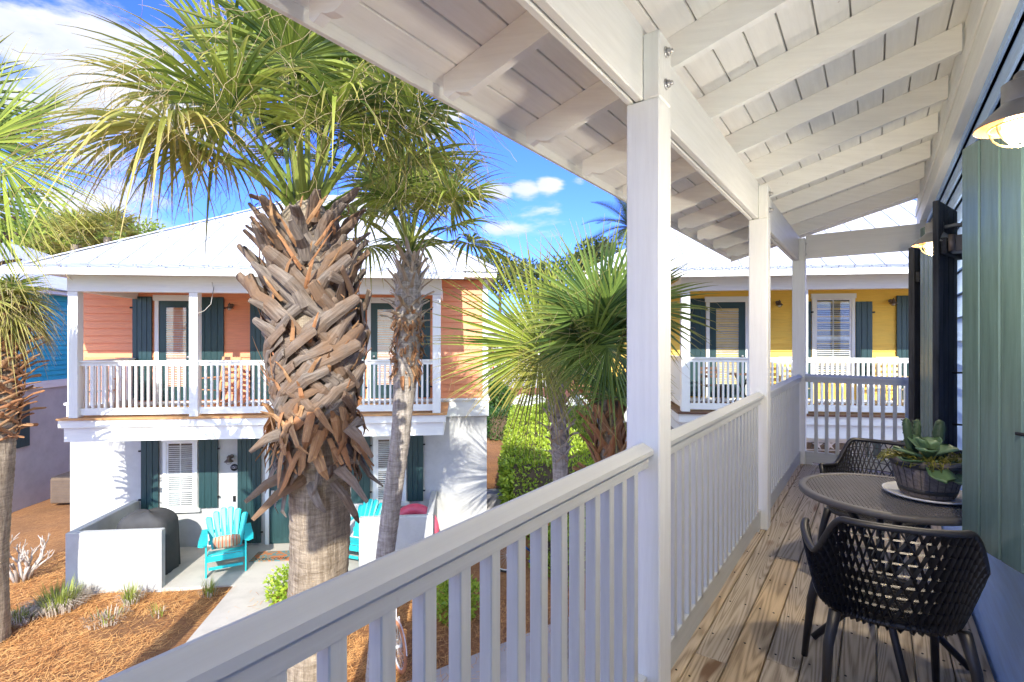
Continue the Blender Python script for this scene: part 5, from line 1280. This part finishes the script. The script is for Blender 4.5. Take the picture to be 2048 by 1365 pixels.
# ---------------------------------------------------------------- sky, sun, camera
EL=rad(31); 
w=bpy.data.worlds.new('World'); bpy.context.scene.world=w; w.use_nodes=True; t=w.node_tree; bg_=t.nodes['Background']
sk=t.nodes.new('ShaderNodeTexSky'); sk.sky_type='NISHITA'; sk.sun_disc=False; sk.sun_elevation=EL; sk.sun_rotation=rad(175); sk.air_density=1.0; sk.dust_density=.3; sk.ozone_density=2.5
tc=t.nodes.new('ShaderNodeTexCoord')
def vm(op,a,b=None,s=None):
    n=t.nodes.new('ShaderNodeVectorMath'); n.operation=op
    L(t,a,n.inputs[0])
    if b is not None: n.inputs[1].default_value=b
    return n
def mth(op,a,b,clamp=False):
    n=t.nodes.new('ShaderNodeMath'); n.operation=op; n.use_clamp=clamp
    for i,v in enumerate((a,b)):
        if hasattr(v,'links'): L(t,v,n.inputs[i])
        else: n.inputs[i].default_value=v
    return n.outputs[0]
def maprange(v,a,b):
    n=t.nodes.new('ShaderNodeMapRange'); n.interpolation_type='SMOOTHSTEP'; L(t,v,n.inputs[0]); n.inputs[1].default_value=a; n.inputs[2].default_value=b; return n.outputs[0]
nv=vm('MULTIPLY',tc.outputs['Generated'],(1,1,2.0)).outputs[0]
n1=noise(t,nv,3.4,9,.58,.25)
def blob(x,y,r0,r1):
    d=Vector(((x-CX)/F,1,(HY-y)/F)).normalized(); n=t.nodes.new('ShaderNodeVectorMath'); n.operation='DISTANCE'; m=vm('MULTIPLY',tc.outputs['Generated'],(1,1,1.7)); L(t,m.outputs[0],n.inputs[0]); n.inputs[1].default_value=(d.x,d.y,d.z*1.7)
    return mth('SUBTRACT',1,maprange(n.outputs['Value'],r0,r1))
mask=None
for (x,y,r0,r1,a) in ((230,120,.05,.34,.36),(140,250,.05,.3,.34),(330,250,.05,.3,.3),(80,400,.05,.3,.30),(260,440,.05,.34,.34),(860,250,.0,.12,.24),(1000,382,.0,.05,.30),(1050,374,.0,.055,.32),(1100,366,.0,.06,.33),(1160,360,.0,.04,.26),(640,20,.02,.15,.25)):
    bl=mth('MULTIPLY',blob(x,y,r0,r1),a); mask=bl if mask is None else mth('MAXIMUM',mask,bl)
sx=t.nodes.new('ShaderNodeSeparateXYZ'); L(t,tc.outputs['Generated'],sx.inputs[0])
back=maprange(sx.outputs['Y'],.25,-.25); mask=mth('MAXIMUM',mask,mth('MULTIPLY',back,.30))  # unseen cloud cover overhead and behind the camera, added as fill light
n1b=mth('ADD',mth('MULTIPLY',mth('SUBTRACT',n1,.5),2.1),.5); dens=maprange(mth('ADD',n1b,mth('MULTIPLY',mask,1.25)),.80,1.02)
sh=noise(t,nv,9,5,.6)
cc=ramp(t,sh,[(.3,(CF*.80,CF*.85,CF*.95)),(.6,(CF,CF*1.01,CF*1.03))])
cfill=t.nodes.new('ShaderNodeRGB'); cfill.outputs[0].default_value=(CFILL*.98,CFILL*1.10,CFILL*.95,1)  # added rear clouds, brighter than the visible ones to lift the shaded porch
ccm=t.nodes.new('ShaderNodeMix'); ccm.data_type='RGBA'; L(t,back,ccm.inputs[0]); L(t,cc,ccm.inputs[6]); L(t,cfill.outputs[0],ccm.inputs[7])
hs=t.nodes.new('ShaderNodeMix'); hs.data_type='RGBA'; hs.blend_type='MULTIPLY'; hs.inputs[0].default_value=1; L(t,sk.outputs[0],hs.inputs[6]); hs.inputs[7].default_value=SKYTINT
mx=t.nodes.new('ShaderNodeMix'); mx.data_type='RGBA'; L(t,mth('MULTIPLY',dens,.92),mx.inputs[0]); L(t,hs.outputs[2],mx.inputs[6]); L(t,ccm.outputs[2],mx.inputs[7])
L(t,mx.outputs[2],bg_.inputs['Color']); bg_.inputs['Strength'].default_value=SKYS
for c_,e_ in ((c1,LAMP1),(c2,LAMP2)):
    pl_=bpy.data.lights.new('bulb_light','POINT'); pl_.energy=e_; pl_.color=(1,.85,.66); pl_.shadow_soft_size=.05; po_=bpy.data.objects.new('bulb_light',pl_); C.objects.link(po_); po_.location=c_-Z*.075
sd=bpy.data.lights.new('sun','SUN'); sd.energy=SUNE; sd.angle=rad(.5); sd.color=(1,.955,.88); so=bpy.data.objects.new('sun',sd); C.objects.link(so)
dl=Vector((-.09,1,-math.tan(EL))); so.rotation_euler=dl.to_track_quat('-Z','Y').to_euler(); so.location=(0,-10,20)
cd=bpy.data.cameras.new('camera'); cam=bpy.data.objects.new('camera',cd); C.objects.link(cam); cam.location=(0,0,CAMZ); cam.rotation_euler=(PI/2,0,0); cd.sensor_width=36; cd.lens=18; cd.clip_start=.05; cd.clip_end=2000
cd.shift_y=-(682.5-HY)/2048
sc=bpy.context.scene; sc.camera=cam; sc.render.resolution_x=1024; sc.render.resolution_y=682
sc.view_settings.view_transform='Standard'; sc.view_settings.look='None'; sc.view_settings.gamma=1; sc.view_settings.exposure=EXPO
sc.render.engine='CYCLES'; sc.cycles.max_bounces=10; sc.cycles.diffuse_bounces=6; sc.cycles.transparent_max_bounces=12
